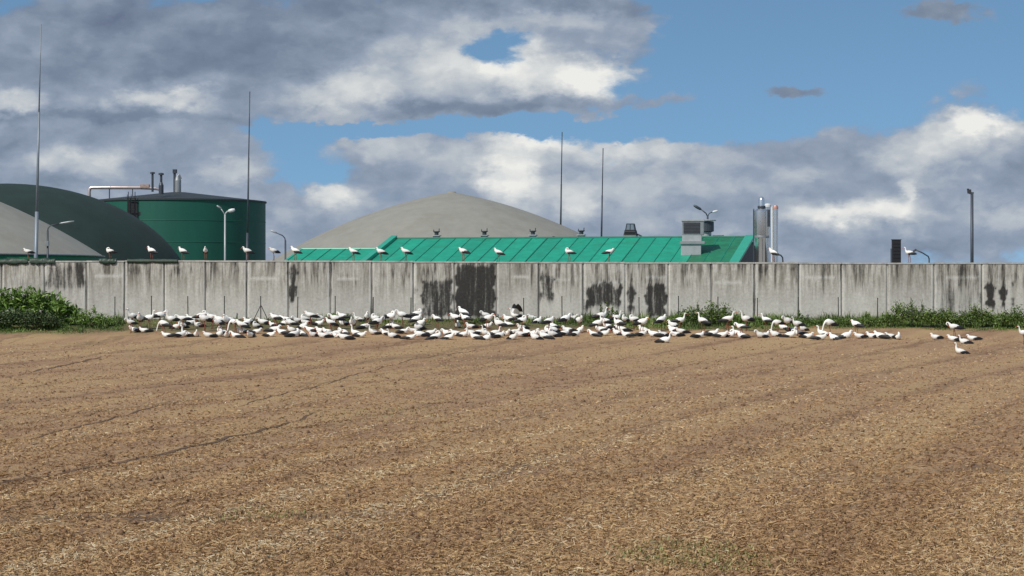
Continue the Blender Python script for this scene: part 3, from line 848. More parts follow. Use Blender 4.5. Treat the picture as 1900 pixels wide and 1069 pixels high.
# ------------------------------------------------------------------ the green-roofed building
TH = math.radians(13.2)
ridge_r = P(1393, 441, 189.0)                      # right end of the ridge
u = Vector((-math.cos(TH), math.sin(TH), 0))       # along the ridge, to the left and away
dn = Vector((-math.sin(TH), -math.cos(TH), 0))     # down the front slope, horizontally
PITCH = 2.08 / 8.4
def along(px):
    """length along the ridge from its right end at which it shows at px"""
    k = (px - CX) / F
    return (ridge_r.x - k * ridge_r.y) / (k * math.sin(TH) + math.cos(TH))
LEN = along(735)
bld = thing('green_roofed_hall', (ridge_r.x, ridge_r.y, -2.0), 'long hall with a bright green sheet roof behind the wall', 'building')
BO = Vector(bld.location)
def slope(L, r, lift=0.0, dz=0.0):
    """place on the front slope: L along the ridge, r down from it (world)"""
    return Vector((ridge_r.x, ridge_r.y, ridge_r.z)) + u * L + dn * r + Vector((0, 0, -PITCH * abs(r) + lift + dz))
NRM = (Vector((0, 0, 1)) + dn * PITCH).normalized()
def roof_strip(parent, O, L0, L1, r0, r1, thick, m, name, dz=0.0, lift=0.0):
    a, b2, c2, d2 = (slope(L0, r0, lift, dz), slope(L1, r0, lift, dz), slope(L1, r1, lift, dz), slope(L0, r1, lift, dz))
    vs = [p - O for p in (a, b2, c2, d2)] + [p - O + Vector((0, 0, thick)) for p in (a, b2, c2, d2)]
    fs = [(0, 1, 2, 3), (7, 6, 5, 4), (0, 4, 5, 1), (1, 5, 6, 2), (2, 6, 7, 3), (3, 7, 4, 0)]
    bm_ = MB().add(vs, fs)
    return bm_.build(name, m, parent)
RUN = 10.2
step = 1.27
n = int(round(LEN / step)); step = LEN / n
for side in (1, -1):
    for k in range(n):
        m = M['roof_dirty'] if (side == 1 and k < 3) else M['roof_green']
        roof_strip(bld, BO, k * step + 0.02, (k + 1) * step - 0.02, 0.0 if side == 1 else 0.0, side * RUN, 0.05, m, 'roof_panel', lift=random.uniform(-0.008, 0.008))
for k in range(1, n):
    roof_strip(bld, BO, k * step - 0.03 + random.uniform(-.03, .03), k * step + 0.03, 0.05, RUN + 0.01, 0.028, random.choice([M['seam_dark'], M['seam_thin'], M['seam_thin'], M['seam_thin']]), 'seam_rib', lift=0.055)
roof_strip(bld, BO, -0.02, LEN + 0.02, 0.02, RUN - 0.05, 0.06, M['seam_dark'], 'roof_deck', lift=-0.09)
# ridge cap
rc = MB().tube([slope(-0.1, 0, 0.06) - BO, slope(LEN + 0.1, 0, 0.06) - BO], 0.085, 8)
rc.build('ridge_cap', M['seam_dark'], bld)
# raised verges
roof_strip(bld, BO, LEN - 0.05, LEN + 0.42, -0.15, RUN, 0.30, M['verge_green'], 'verge', lift=0.06)
roof_strip(bld, BO, -0.30, 0.42, -0.15, RUN, 0.20, M['verge_green'], 'verge', lift=0.06)
# walls
def wall_box(parent, O, L0, L1, dz, name='hall_wall', reach=0.5):
    zz = -2.2
    e = RUN - reach
    pts = []
    for (L, r) in ((L0, e), (L1, e), (L1, -e), (L0, -e)):
        p = slope(L, r, -0.12, dz); pts.append(p)
    low = [Vector((p.x, p.y, zz)) - O for p in pts]; up = [p - O for p in pts]
    r0 = slope(L0, 0, -0.12, dz) - O; r1 = slope(L1, 0, -0.12, dz) - O
    vs = low + up + [r0, r1]
    fs = [(1, 0, 4, 5), (3, 2, 6, 7), (0, 3, 7, 8, 4), (2, 1, 5, 9, 6)]
    MB().add(vs, fs).build(name, M['render_wall'], parent)
wall_box(bld, BO, 0.05, LEN - 0.05, 0)

# lower wing
DZ = -0.80
L0w, L1w = LEN + 0.46, along(560)
wing = thing('low_roofed_annex', slope(L0w, 0) * 1.0, 'lower green sheet roof joining the left end of the hall', 'building')
wing.location.z = -2.0
WO = Vector(wing.location)
nw = 6; sw = (L1w - L0w) / nw
for side in (1, -1):
    for k in range(nw):
        roof_strip(wing, WO, L0w + k * sw + 0.02, L0w + (k + 1) * sw - 0.02, 0.0, side * RUN, 0.05, M['roof_green'], 'roof_panel', DZ, random.uniform(-0.008, 0.008))
for k in range(1, nw):
    roof_strip(wing, WO, L0w + k * sw - 0.035, L0w + k * sw + 0.035, 0.05, RUN + 0.01, 0.028, M['seam_dark'], 'seam_rib', DZ, 0.055)
roof_strip(wing, WO, L0w, L1w, 0.02, RUN - 0.05, 0.06, M['seam_dark'], 'roof_deck', DZ, -0.09)
roof_strip(wing, WO, L1w - 0.1, L1w + 0.12, -0.1, RUN, 0.10, M['verge_green'], 'verge', DZ, 0.03)
MB().tube([slope(L0w, 0, 0.05, DZ) - WO, slope(L1w, 0, 0.05, DZ) - WO], 0.08, 8).build('ridge_cap', M['verge_green'], wing)
wall_box(wing, WO, L0w + 0.03, L1w - 0.2, DZ)

# ridge ventilators
for i, px in enumerate([808, 897, 987, 1077]):
    q = slope(along(px), -0.35)
    t = thing('roof_ventilator', q, 'small grey ridge ventilator with a dark cowl, ' + ['first from the raised verge', 'second from the raised verge', 'third from the raised verge', 'fourth, nearest the louvred turret'][i],
              'roof vent', 'four ventilators along the green roof ridge', rz=-TH)
    MB().box((0, 0, 0.12), (0.50, 0.50, 0.42), 0, 0.03).build('curb', M['galvanised'], t)
    MB().box((0, 0, 0.37), (0.66, 0.66, 0.07), 0, 0.03).build('flange', M['light_panel'], t)
    MB().tube([(0, 0, 0.40), (0, 0, 0.62)], 0.17, 12).build('throat', M['mast_dark'], t)
    MB().lathe((0, 0, 0.60), [(0.17, 0), (0.30, 0.10), (0.27, 0.14), (0, 0.15)], 12).build('cowl', M['grille_grey'], t)
    for sx in (-0.22, 0.2):
        MB().tube([(sx, 0, 0.66), (sx * 1.1, 0, 0.95 if sx > 0 else 0.86)], 0.035, 6).build('fin', M['mast_dark'], t)
# low bump on the ridge between the last ventilators
q = slope(along(1022), -0.15)
t = thing('ridge_flap', q, 'low dark raised flap on the ridge between third and fourth ventilators', 'roof hatch', rz=-TH)
MB().add([(-0.35, -0.2, 0), (0.35, -0.2, 0), (0.35, 0.2, 0), (-0.35, 0.2, 0), (0.2, -0.2, 0.22), (0.36, -0.2, 0.16), (0.36, 0.2, 0.16), (0.2, 0.2, 0.22)],
         [(3, 2, 1, 0), (4, 5, 6, 7), (0, 1, 5, 4), (1, 2, 6, 5), (2, 3, 7, 6), (3, 0, 4, 7)]).build('flap', M['black'], t)
# louvred turret
q = slope(along(1168), -0.5)
t = thing('louvred_turret', q, 'dark louvred roof turret with a framed glassy top', 'roof turret', rz=-TH)
MB().box((0, 0, 0.10), (1.05, 0.9, 0.5), 0, 0.03).build('curb', M['galvanised'], t)
hd = MB()
for z0, z1, w0, w1 in ((0.36, 0.72, 1.02, 0.86), (0.72, 0.80, 0.92, 0.72)):
    vs = [(sx * w0 / 2, sy * w0 / 2 * .85, z0) for sx, sy in ((-1, -1), (1, -1), (1, 1), (-1, 1))] + [(sx * w1 / 2, sy * w1 / 2 * .85, z1) for sx, sy in ((-1, -1), (1, -1), (1, 1), (-1, 1))]
    hd.add(vs, [(3, 2, 1, 0), (4, 5, 6, 7), (0, 1, 5, 4), (1, 2, 6, 5), (2, 3, 7, 6), (3, 0, 4, 7)])
hd.build('hood', M['black'], t)
for k in range(3): MB().box((0, -0.45, 0.42 + 0.11 * k), (0.86, 0.05, 0.03)).build('louvre', M['grille_grey'], t)
fr = MB()
for sx in (-1, 0, 1):
    for sy in (-1, 1):
        fr.tube([(sx * 0.36, sy * 0.3, 0.78), (sx * 0.28, sy * 0.22, 1.28)], 0.03, 6)
for sy in (-1, 1): fr.tube([(-0.28, sy * 0.22, 1.28), (0.28, sy * 0.22, 1.28)], 0.03, 6)
fr.build('top_frame', M['mast_dark'], t)
MB().add([(-0.34, -0.27, 0.8), (0.34, -0.27, 0.8), (0.27, -0.2, 1.26), (-0.27, -0.2, 1.26), (-0.34, 0.27, 0.8), (0.34, 0.27, 0.8), (0.27, 0.2, 1.26), (-0.27, 0.2, 1.26)],
         [(0, 1, 2, 3), (5, 4, 7, 6), (1, 5, 6, 2), (4, 0, 3, 7), (3, 2, 6, 7)]).build('glazing', simple('pale_glazing', (0.20, 0.24, 0.27), 0.15, 0.3, 0.1, 2.0), t)
MB().tube([(0.55, 0, 0.45), (0.85, 0, 0.30), (1.05, 0, 0.10)], 0.06, 8).build('side_pipe', M['mast_dark'], t)

# big box duct on the slope
Lq = along(1283)
q = slope(Lq, 5.3)
t = thing('duct_box', q, 'stacked grey box duct with a dark grille standing on the green roof', 'roof duct', rz=-TH * 0.4)
sc_ = F / q.y
def bx(name, px0, px1, py0, py1, dep, m, yo=0.0, bev=0.02, par=None):
    w_ = (px1 - px0) / sc_; h_ = (py1 - py0) / sc_
    cxp = ((px0 + px1) / 2 - CX) / F * q.y - q.x
    cz = (CY - (py0 + py1) / 2) / F * q.y - q.z
    return MB().box((cxp, yo, cz), (w_, dep, h_), 0, bev).build(name, m, par or t)
bx('lower_box', 1264, 1301, 453, 476, 1.5, M['light_panel'])
bx('flange', 1262, 1308, 448, 453, 1.75, M['steel_dull'])
bx('upper_box', 1266, 1302, 436, 448, 1.45, M['light_panel'])
hb = bx('head_box', 1266, 1306, 411, 436, 1.5, M['galvanised'])
bx('lid', 1264.5, 1307.5, 408.5, 411, 1.62, M['light_panel'])
bx('grille', 1268.5, 1299, 413.5, 433.5, 0.05, M['grille_grey'], -0.765, 0, hb)
for k in range(7): bx('grille_slat', 1269, 1298.5, 415 + k * 2.7, 416 + k * 2.7, 0.04, M['mast_dark'], -0.80, 0, hb)
MB().box((0.98, 0.1, 0.75), (0.5, 1.2, 2.2), 0, 0.05).build('side_duct', M['black'], t)
MB().box((0.98, -0.1, -0.35), (0.56, 0.9, 1.1), 0, 0.05).build('side_duct', M['black'], t)
# round cowl behind it
q2 = slope(along(1308), -0.6)
t = thing('round_exhaust', q2, 'round dark exhaust drum with a wide pale lid behind the box duct', 'roof vent', rz=-TH)
MB().tube([(0, 0, -0.1), (0, 0, 0.62)], 0.42, 20).build('stub', M['light_panel'], t, False)
MB().lathe((0, 0, 0), [(0.42, 0.6), (0.62, 0.68), (0.62, 1.42), (0.5, 1.46), (0, 1.46)], 24).build('drum', M['mast_dark'], t)
MB().lathe((0, 0, 0), [(0.0, 1.5), (0.80, 1.5), (0.80, 1.57), (0, 1.64)], 24).build('lid', M['light_panel'], t)
MB().box((0.95, 0, 0.14), (0.75, 0.5, 0.36), 0, 0.03).build('side_box', M['mast_dark'], t)
MB().box((0.95, 0, 0.345), (0.85, 0.58, 0.05), 0, 0.02).build('side_box_lid', M['galvanised'], t)

# ------------------------------------------------------------------ chimneys
def chim(name, px, d, label, cat, parts, group=None):
    o = P(px, CY, d); o.z = -2.0
    t = thing(name, o, label, cat, group)
    s = F / d
    for (nm, prof, m) in parts:
        MB().lathe(((nm[1] - px) / s if isinstance(nm, tuple) else 0, 0, 0), [(r / s, (CY - y) / s + 2) for r, y in prof], 24).build(nm[0] if isinstance(nm, tuple) else nm, m, t, False)
    return t, s
def smooth_kids(t):
    for ch in t.children:
        if ch.type == 'MESH':
            try:
                ch.data.polygons.foreach_set('use_smooth', [True] * len(ch.data.polygons))
                ch.data.set_sharp_from_angle(angle=math.radians(35))
            except Exception:
                pass
t, s = chim('steel_chimney', 1413, 184.0, 'stout shiny steel silencer stack with a slim domed top beside the roof end', 'chimney',
            [('silencer', [(0, 441), (13, 441), (13.5, 438), (13.5, 392), (11, 389), (7, 387)], M['steel']),
             (('lower_pipe', 1410), [(9.5, 600), (9.5, 443.5), (11, 441)], M['steel']),
             ('outlet', [(6, 392), (6, 372), (5, 368), (2.5, 365.5), (0, 365)], M['steel']),
             ('collar', [(6.8, 387), (7.4, 386), (7.4, 383), (6.8, 382)], M['mast_dark']),
             ('band', [(14.2, 441.5), (14.4, 440.5), (14.4, 438.5), (14.2, 437.5)], M['steel_dull'])], 'shiny chimneys by the roof end')
MB().box(((1425.5 - 1413) / s, -0.1, (CY - 405) / s + 2), (0.22, 0.5, 1.3), 0, 0.02).build('service_box', M['mast_dark'], t)
smooth_kids(t)
t, s = chim('exhaust_pipe', 1424.5, 186.0, 'slim steel exhaust pipe with a pale cap between the stout stack and red-capped pipe', 'chimney',
            [('pipe', [(5.2, 600), (5.2, 383)], M['steel']),
             ('cap', [(6.2, 384), (6.2, 380), (4, 378), (0, 377.5)], M['lamp_white'])], 'shiny chimneys by the roof end')
smooth_kids(t)
t, s = chim('exhaust_pipe', 1439, 183.0, 'slim steel pipe with a reddish rounded cap, rightmost of the chimneys', 'chimney',
            [('pipe', [(4.8, 600), (4.8, 386)], M['steel']),
             ('cap', [(5.0, 388), (5.0, 384), (3.6, 381), (0, 380)], M['red_cap']),
             (('drain_pipe', 1432.5), [(1.6, 600), (1.6, 384), (0, 383)], M['lamp_white'])], 'shiny chimneys by the roof end')
smooth_kids(t)
o = P(1398.5, CY, 181.5); o.z = -2.0
t = thing('earthing_rod', o, 'thin dark upright rod at the roof end, left of the stout stack', 'rod')
MB().tube([(0, 0, -0.2), (0, 0, (CY - 389) / F * 181.5 + 2)], 0.05, 8).build('rod', M['mast_dark'], t)
MB().lathe((0, 0, (CY - 389) / F * 181.5 + 2), [(0.05, 0), (0.03, 0.06), (0, 0.08)], 8).build('tip', M['mast_dark'], t)
o = P(1452, 487, 161.5)
t = thing('bent_pipe', o, 'short black bent pipe rising over the wall beside the chimneys', 'pipe')
g = lambda px, py: P(px, py, 161.5) - o
MB().tube([g(1452, 520), g(1452.5, 484), g(1452, 478), g(1449, 474), g(1444, 472)], 0.05, 8).build('hose', M['mast_dark'], t, True)

# ------------------------------------------------------------------ masts
def mast(px0, py0, px1, py1, d, r0, r1, label, m, tipm, foot=-2.0):
    a = P(px0, py0, d); b2 = P(px1, py1, d)
    k = (foot - a.z) / (b2.z - a.z)
    base = a + (b2 - a) * k
    t = thing('lightning_mast', base, label, 'mast', 'thin lightning masts above the plant')
    top = b2 - base
    MB().tube([(0, 0, 0), top * 0.36], [r0, r0 * 0.86], 12).build('lower_section', m, t, True)
    MB().tube([top * 0.355, top * 0.70], [r0 * 0.66, r0 * 0.5], 10).build('middle_section', tipm, t, True)
    MB().tube([top * 0.695, top], [max(r0 * 0.34, r1), r1], 8).build('spike', tipm, t, True)
    MB().box((0, 0, 0.05), (r0 * 4, r0 * 4, 0.1), 0, 0.03).build('foot_plate', m, t)
M['mast_grey'] = simple('mast_grey', (0.22, 0.26, 0.30), 0.5, 0.3, 0.12, 1.5)
mast(66.5, 480, 76, 45, 166, 0.15, 0.038, 'tallest thin tapering mast, rising before the left domes', M['mast_grey'], M['mast_grey'])
mast(458.5, 480, 463.5, 170, 200, 0.125, 0.038, 'thin mast rising before the right side of the green tank', M['mast_dark'], M['mast_dark'])
mast(1040, 440, 1043, 245, 266, 0.17, 0.05, 'thin dark mast behind the right shoulder of the middle dome', M['mast_dark'], M['mast_dark'])
mast(1116, 440, 1119, 275, 268, 0.17, 0.05, 'thin dark mast at the right foot of the middle dome', M['mast_dark'], M['mast_dark'])

# ------------------------------------------------------------------ lamps
def lamp(name, px, d, top_py_, r, label, arms, m, cat='street lamp', r_top=None):
    o = P(px, CY, d); o.z = -1.99
    t = thing(name, o, label, cat, 'lamps behind the wall')
    rel = lambda x, y, dy=0.0: (P(x, y, d) - o) + Vector((0, dy, 0))
    MB().tube([(0, 0, 0), rel(px, top_py_)], [r, (r_top or r * 0.75)], 10).build('pole', m, t, True)
    for (pts, rad, head, hm) in arms:
        arm = MB().tube([rel(*p) for p in pts], rad, 8).build('arm', m, t, True)
        (hx0, hy0), (hx1, hy1), hr = head
        a, b2 = rel(hx0, hy0), rel(hx1, hy1)
        L = (b2 - a)
        MB().tube([a, a + L * 0.15, a + L * 0.6, a + L * 0.95, b2], [hr * 0.5, hr * 0.9, hr, hr * 0.7, hr * 0.2], 10).build('lamp_head', hm, arm, True)
    return t, rel
t, rel = lamp('street_lamp', 88.5, 164, 428, 0.085, 'dark lamp post with a long arm before the pale left dome',
     [([(88.5, 430), (89, 424), (93, 419), (112, 414.5)], 0.04, ((110, 415), (138, 410.5), 0.075), M['galvanised'])], M['mast_dark'])
MB().box(rel(88, 452, -0.08), (0.26, 0.2, 0.34), 0, 0.03).build('control_box', M['galvanised'], t)
lamp('street_lamp', 417.5, 205, 398, 0.10, 'pale street lamp with two heads before the green tank',
     [([(417.5, 400), (418.5, 396), (422, 392.5), (426, 391)], 0.06, ((423.5, 392), (436, 389), 0.16), M['lamp_white']),
      ([(417.3, 400), (414, 393), (409, 386)], 0.04, ((411, 387), (402, 381.5), 0.09), M['galvanised'])], M['light_panel'])
lamp('street_lamp', 529.5, 200, 446, 0.10, 'curved street lamp between the green tank and the middle dome',
     [([(529.5, 448), (528.5, 442), (524, 437), (510, 431)], 0.045, ((513, 432), (502, 427.5), 0.09), M['light_panel'])], M['mast_dark'])
lamp('street_lamp', 1724, 163, 479, 0.10, 'low bent lamp over the wall beside the standing stork',
     [([(1724, 481), (1722.5, 476), (1712, 469.5), (1698, 463)], 0.045, ((1700, 462.5), (1694, 467), 0.07), M['mast_dark'])], M['mast_dark'], r_top=0.05)
lamp('street_lamp', 1313, 196, 400, 0.10, 'twin floodlight lamp rising behind the box duct',
     [([(1313, 402), (1310, 396), (1300, 388)], 0.05, ((1301, 389), (1287, 381), 0.12), M['mast_dark']),
      ([(1313, 402), (1316, 396), (1324, 392.5)], 0.04, ((1322, 393.5), (1332, 391), 0.09), M['lamp_white'])], M['mast_dark'])
t, rel = lamp('floodlight_pole', 1803.5, 166, 357, 0.125, 'tall dark pole with floodlights alone at the right', [], M['mast_dark'], 'floodlight pole', 0.10)
cb = MB().box(rel(1801, 358), (0.42, 0.10, 0.10), 0, 0.02).build('crossbar', M['mast_dark'], t)
for (fx, fy) in ((1796.8, 354.5), (1800.5, 356)):
    b = MB().add([(-0.05, -0.10, -0.16), (0.07, -0.10, -0.16), (0.07, 0.10, -0.16), (-0.05, 0.10, -0.16), (-0.09, -0.13, 0.16), (0.03, -0.13, 0.16), (0.03, 0.13, 0.16), (-0.09, 0.13, 0.16)],
                 [(3, 2, 1, 0), (4, 5, 6, 7), (0, 1, 5, 4), (1, 2, 6, 5), (2, 3, 7, 6), (3, 0, 4, 7)])
    ob = b.build('floodlight', M['mast_dark'], cb)
    ob.location = rel(fx, fy)

# black box flue
o = P(1663, CY, 164); o.z = -2.0
t = thing('black_flue', o, 'upright black box flue standing behind the wall', 'flue')
zt = (CY - 445.5) / F * 164 + 2
MB().box((0, 0, zt / 2), (0.57, 0.5, zt), 0, 0.03).build('casing', M['black'], t)
MB().box((0, 0, zt + 0.02), (0.63, 0.56, 0.06), 0, 0.03).build('lid', M['mast_dark'], t)
for k in range(5): MB().box((0, -0.262, zt - 0.25 - 0.24 * k), (0.50, 0.03, 0.03)).build('louvre', M['black'], t)
MB().tube([(-0.36, 0, 0), (-0.36, 0, zt - 0.58)], 0.03, 8).build('side_pipe', M['mast_dark'], t)

# ------------------------------------------------------------------ plants
def leaves(n, cx_, cy_, cz_, rx, ry, rz_, lmin, lmax, wr, up=0.3, shell=0.55):
    """leaf quads spread through an uneven rounded volume standing on z=0"""
    ph = rng.uniform(0, 2 * np.pi, n); ct = rng.uniform(-0.25, 1, n); st_ = np.sqrt(1 - ct ** 2)
    r = (shell + (1 - shell) * rng.random(n)) ** 1.0
    lump = 1 + 0.22 * np.sin(ph * 3 + cx_ * 2.1) * st_ + 0.18 * np.sin(ph * 7 + ct * 5 + cx_)
    p = np.stack([cx_ + rx * r * st_ * np.cos(ph) * lump, cy_ + ry * r * st_ * np.sin(ph), cz_ + rz_ * r * ct * lump], -1)
    p[:, 2] = np.maximum(p[:, 2], 0.02)
    a = rng.uniform(0, 2 * np.pi, n); e = rng.normal(up, 0.55, n)
    dv = np.stack([np.cos(a) * np.cos(e), np.sin(a) * np.cos(e), np.sin(e)], -1)
    sv = np.cross(dv, rng.normal(0, 1, (n, 3))); sv /= np.linalg.norm(sv, axis=1, keepdims=True)
    L = rng.uniform(lmin, lmax, n); wv_ = sv * (L * wr)[:, None]
    droop = np.stack([np.zeros(n), np.zeros(n), -0.18 * L], -1)
    V = np.stack([p, p + dv * (L * .45)[:, None] - wv_, p + dv * L[:, None] + droop, p + dv * (L * .45)[:, None] + wv_], 1).reshape(-1, 3)
    return V, np.repeat(rng.beta(2, 2, n), 4)
def bush(name, px, py, label, blobs, m, stems, dist=None, cat='bush', group=None):
    q = on_ground(px, py)
    t = thing(name, q, label, cat, group)
    Vs, Ts = [], []
    for bl in blobs:
        V, tn = leaves(*bl); Vs.append(V); Ts.append(tn)
    V = np.concatenate(Vs); tn = np.concatenate(Ts)
    link_mesh('foliage', mesh_np('foliage', V, np.arange(len(V)).reshape(-1, 4), m, tn), t)
    sb = MB()
    for (x, y, h) in stems:
        sb.tube([(x, y, -0.15), (x + random.uniform(-.08, .08), y, h * .5), (x + random.uniform(-.15, .15), y, h)], [0.028, 0.02, 0.008], 5)
    sb.build('stem', M['stem'], t)
    return t
# broad-leaved growth at the left edge
bl = []
for (x, h, k) in [(-2.6, 1.9, 1), (-1.9, 2.15, 1), (-1.1, 2.25, 1), (-0.3, 2.2, 1), (0.5, 2.05, 1), (1.2, 1.9, 1), (1.8, 1.55, 1), (2.35, 1.1, .7)]:
    bl.append((int(420 * k), x, random.uniform(-.5, .5), h * 0.55, 0.55, 0.6, h * 0.50, 0.25, 0.62, 0.13, 0.75, 0.3))
bl += [(500, x, -0.4, 0.35, 0.8, 0.6, 0.9, 0.2, 0.45, 0.16, 0.6, 0.2) for x in (-2.2, -1.0, 0.2, 1.3)]
bush('leafy_bush', 62, 603, 'tall bright green broad-leaved growth against the wall at the left', bl, M['leaf_bright'], [(x * .55, random.uniform(-.3, .3), 1.6) for x in range(-4, 5)])
bl = []
for (x, h, rx) in [(-2.0, 1.15, 0.9), (-0.8, 1.35, 0.95), (0.4, 1.25, 0.95), (1.45, 1.10, 0.8)]:
    bl.append((1500, x, random.uniform(-.3, .2), h * 0.40, rx, 0.8, h * 0.60, 0.07, 0.16, 0.34, 0.2, 0.45))
bush('low_shrub', 50, 612, 'low dark green shrub in front of the broad-leaved growth', bl, M['leaf_shrub'], [(x * .5, 0, .7) for x in range(-3, 4)])
bl = [(900, -0.9, 0, 0.35, 0.8, 0.6, 0.75, 0.10, 0.26, 0.16, 0.7, 0.3), (700, 0.2, 0, 0.3, 0.7, 0.5, 0.6, 0.1, 0.24, 0.14, 0.7, 0.3), (400, 0.9, 0, 0.22, 0.5, 0.4, 0.5, 0.08, 0.2, 0.14, 0.8, 0.3),
      (120, -0.2, 0, 0.9, 0.12, 0.2, 0.5, 0.1, 0.25, 0.12, 1.0, 0.2)]
bush('small_bush', 180, 607, 'grassy green bush between the leafy growth and the first storks', bl, M['leaf_bright'], [(-.5, 0, .8), (0, 0, 1.0), (.4, 0, .6)])
# along the wall to the right
def weed(px, py, label, w_, h_, n_, tall=()):
    bl = []
    k = max(2, int(w_ / 0.7))
    for j in range(k):
        x = -w_ / 2 + w_ * (j + .5) / k
        hh = h_ * (0.7 + 0.5 * random.random()) * (1 - 0.45 * abs(x) / (w_ / 2 + .01))
        bl.append((int(n_ / k), x, random.uniform(-.3, .3), hh * 0.38, 0.6, 0.55, hh * 0.62, 0.07, 0.2, 0.22, 0.5, 0.35))
    for (x, h) in tall:
        bl.append((90, x, 0, h * 0.6, 0.10, 0.12, h * 0.4, 0.08, 0.2, 0.18, 0.9, 0.1))
    bush('weed_clump', px, py, label, bl, M['leaf_dark'], [(x, 0, h) for x, h in tall] or [(0, 0, h_ * .6)], cat='weeds', group='weeds along the wall foot')
weed(1312, 606, 'dark green weed clump below the grey box duct', 4.6, 1.55, 4800, [(-0.6, 1.6), (1.1, 1.4), (0.3, 1.3)])
weed(1130, 601, 'weedy tuft with tall stalks before the soot-stained panel', 2.2, 0.75, 1400, [(-0.5, 1.35), (-0.15, 1.5), (0.5, 1.0), (0.2, 1.25)])
weed(1700, 607, 'tall dark weed clump below the black flue', 4.2, 1.75, 5200, [(-0.3, 1.9), (0.4, 1.75), (-1.2, 1.6)])
weed(1800, 608, 'broad weed clump below the floodlight pole', 4.4, 1.45, 5000, [(0.3, 1.5), (-1.3, 1.3)])
weed(1905, 609, 'weed clump below the black streaks at the right edge', 3.6, 1.55, 3800, [(0.2, 1.6)])
weed(1500, 604, 'low straggling weeds below the gap right of the chimneys', 3.2, 0.6, 1600, [(-0.6, 1.0)])
weed(630, 597, 'low green tuft at the wall foot below the annex roof', 1.6, 0.65, 700, [])
weed(905, 600, 'little green tuft among storks before the blackest panel', 1.4, 0.55, 500, [])
weed(1405, 603, 'small weed tuft below the stout steel stack', 2.2, 0.6, 900, [])
weed(1590, 605, 'small weeds among grass before the pale patched panel', 3.0, 0.65, 1300, [(0.6, 0.9)])

def grass_band(n):
    px = rng.uniform(-80, 1980, n)
    dens = np.interp(px, [-80, 215, 240, 560, 620, 660, 860, 930, 1050, 1100, 1980], [1, 1, 0.18, 0.18, 0.4, 0.2, 0.3, 0.35, 0.5, 1, 1])
    keep = rng.random(n) < dens
    px = px[keep]; n = len(px)
    near = np.interp(px, [-80, 120, 230, 560, 1050, 1200, 1560, 1980], [152.5, 152.5, 154, 156, 154.5, 152.5, 151.8, 151.0])
    d = near + (159.7 - near) * rng.random(n) ** 0.9 + rng.normal(0, 0.35, n)
    d = np.minimum(d, 159.8)
    x = (px - CX) / F * d
    z = ground_z(x, d)
    edge = np.clip((d - near) / 2.5, 0.25, 1)
    clump = 0.6 + 0.4 * np.sin(x * 1.9 + np.sin(d * 1.3) * 2) + 0.3 * np.sin(x * 5.1 + d)
    L = np.clip(rng.gamma(5, 0.066, n) * edge * clump * dens[keep] ** 0.4, 0.05, 0.9)
    a = rng.uniform(0, 2 * np.pi, n); e = rng.normal(1.15, 0.35, n)
    dv = np.stack([np.cos(a) * np.cos(e), np.sin(a) * np.cos(e), np.sin(e)], -1)
    sv = np.stack([-np.sin(a), np.cos(a), np.zeros(n)], -1) * rng.uniform(0.012, 0.030, n)[:, None]
    p0 = np.stack([x, d, z - 0.02], -1); pm = p0 + dv * (L * .55)[:, None]
    d2 = dv.copy(); d2[:, 2] -= 0.55; d2 /= np.linalg.norm(d2, axis=1, keepdims=True)
    p1 = pm + d2 * (L * .5)[:, None]
    V = np.stack([p0 - sv, p0 + sv, pm - sv * .8, pm + sv * .8, p1, p1 + sv * .1], 1).reshape(-1, 3)
    b = np.arange(n)[:, None] * 6
    q = np.concatenate([b + np.array([[0, 1, 3, 2]]), b + np.array([[2, 3, 5, 4]])])
    tone = np.clip(0.35 + 0.25 * np.sin(x * 0.8 + 1) + rng.normal(0, 0.22, n), 0, 1)
    return V, q, np.repeat(tone, 6)
V, q, tn = grass_band(130000)
tag(link_mesh('verge_grass', mesh_np('verge_grass', V, q, M['grass'], tn)), 'rough grass along the foot of the wall', kind='stuff')

# ------------------------------------------------------------------ storks
def loft(path, seg=12, yc=0.0):
    """closed body along a path in the x-z plane; path: (x, z, half width, half height[, y])"""
    pts = [Vector((p[0], p[4] if len(p) > 4 else yc, p[1])) for p in path]
    vs, fs = [], []
    for i, p in enumerate(path):
        a = pts[max(i - 1, 0)]; b2 = pts[min(i + 1, len(pts) - 1)]
        tg = (b2 - a); tg.y = 0
        tg.normalize()
        up = Vector((-tg.z, 0, tg.x))
        for k in range(seg):
            an = 2 * math.pi * k / seg
            vs.append(pts[i] + Vector((0, 1, 0)) * math.cos(an) * p[2] + up * math.sin(an) * p[3])
    m = len(path)
    for i in range(m - 1):
        for k in range(seg):
            a0 = i * seg + k; a1 = i * seg + (k + 1) % seg
            fs.append((a0, a0 + seg, a1 + seg, a1))
    fs.append(tuple(range(seg))); fs.append(tuple((m - 1) * seg + k for k in range(seg - 1, -1, -1)))
    return vs, fs

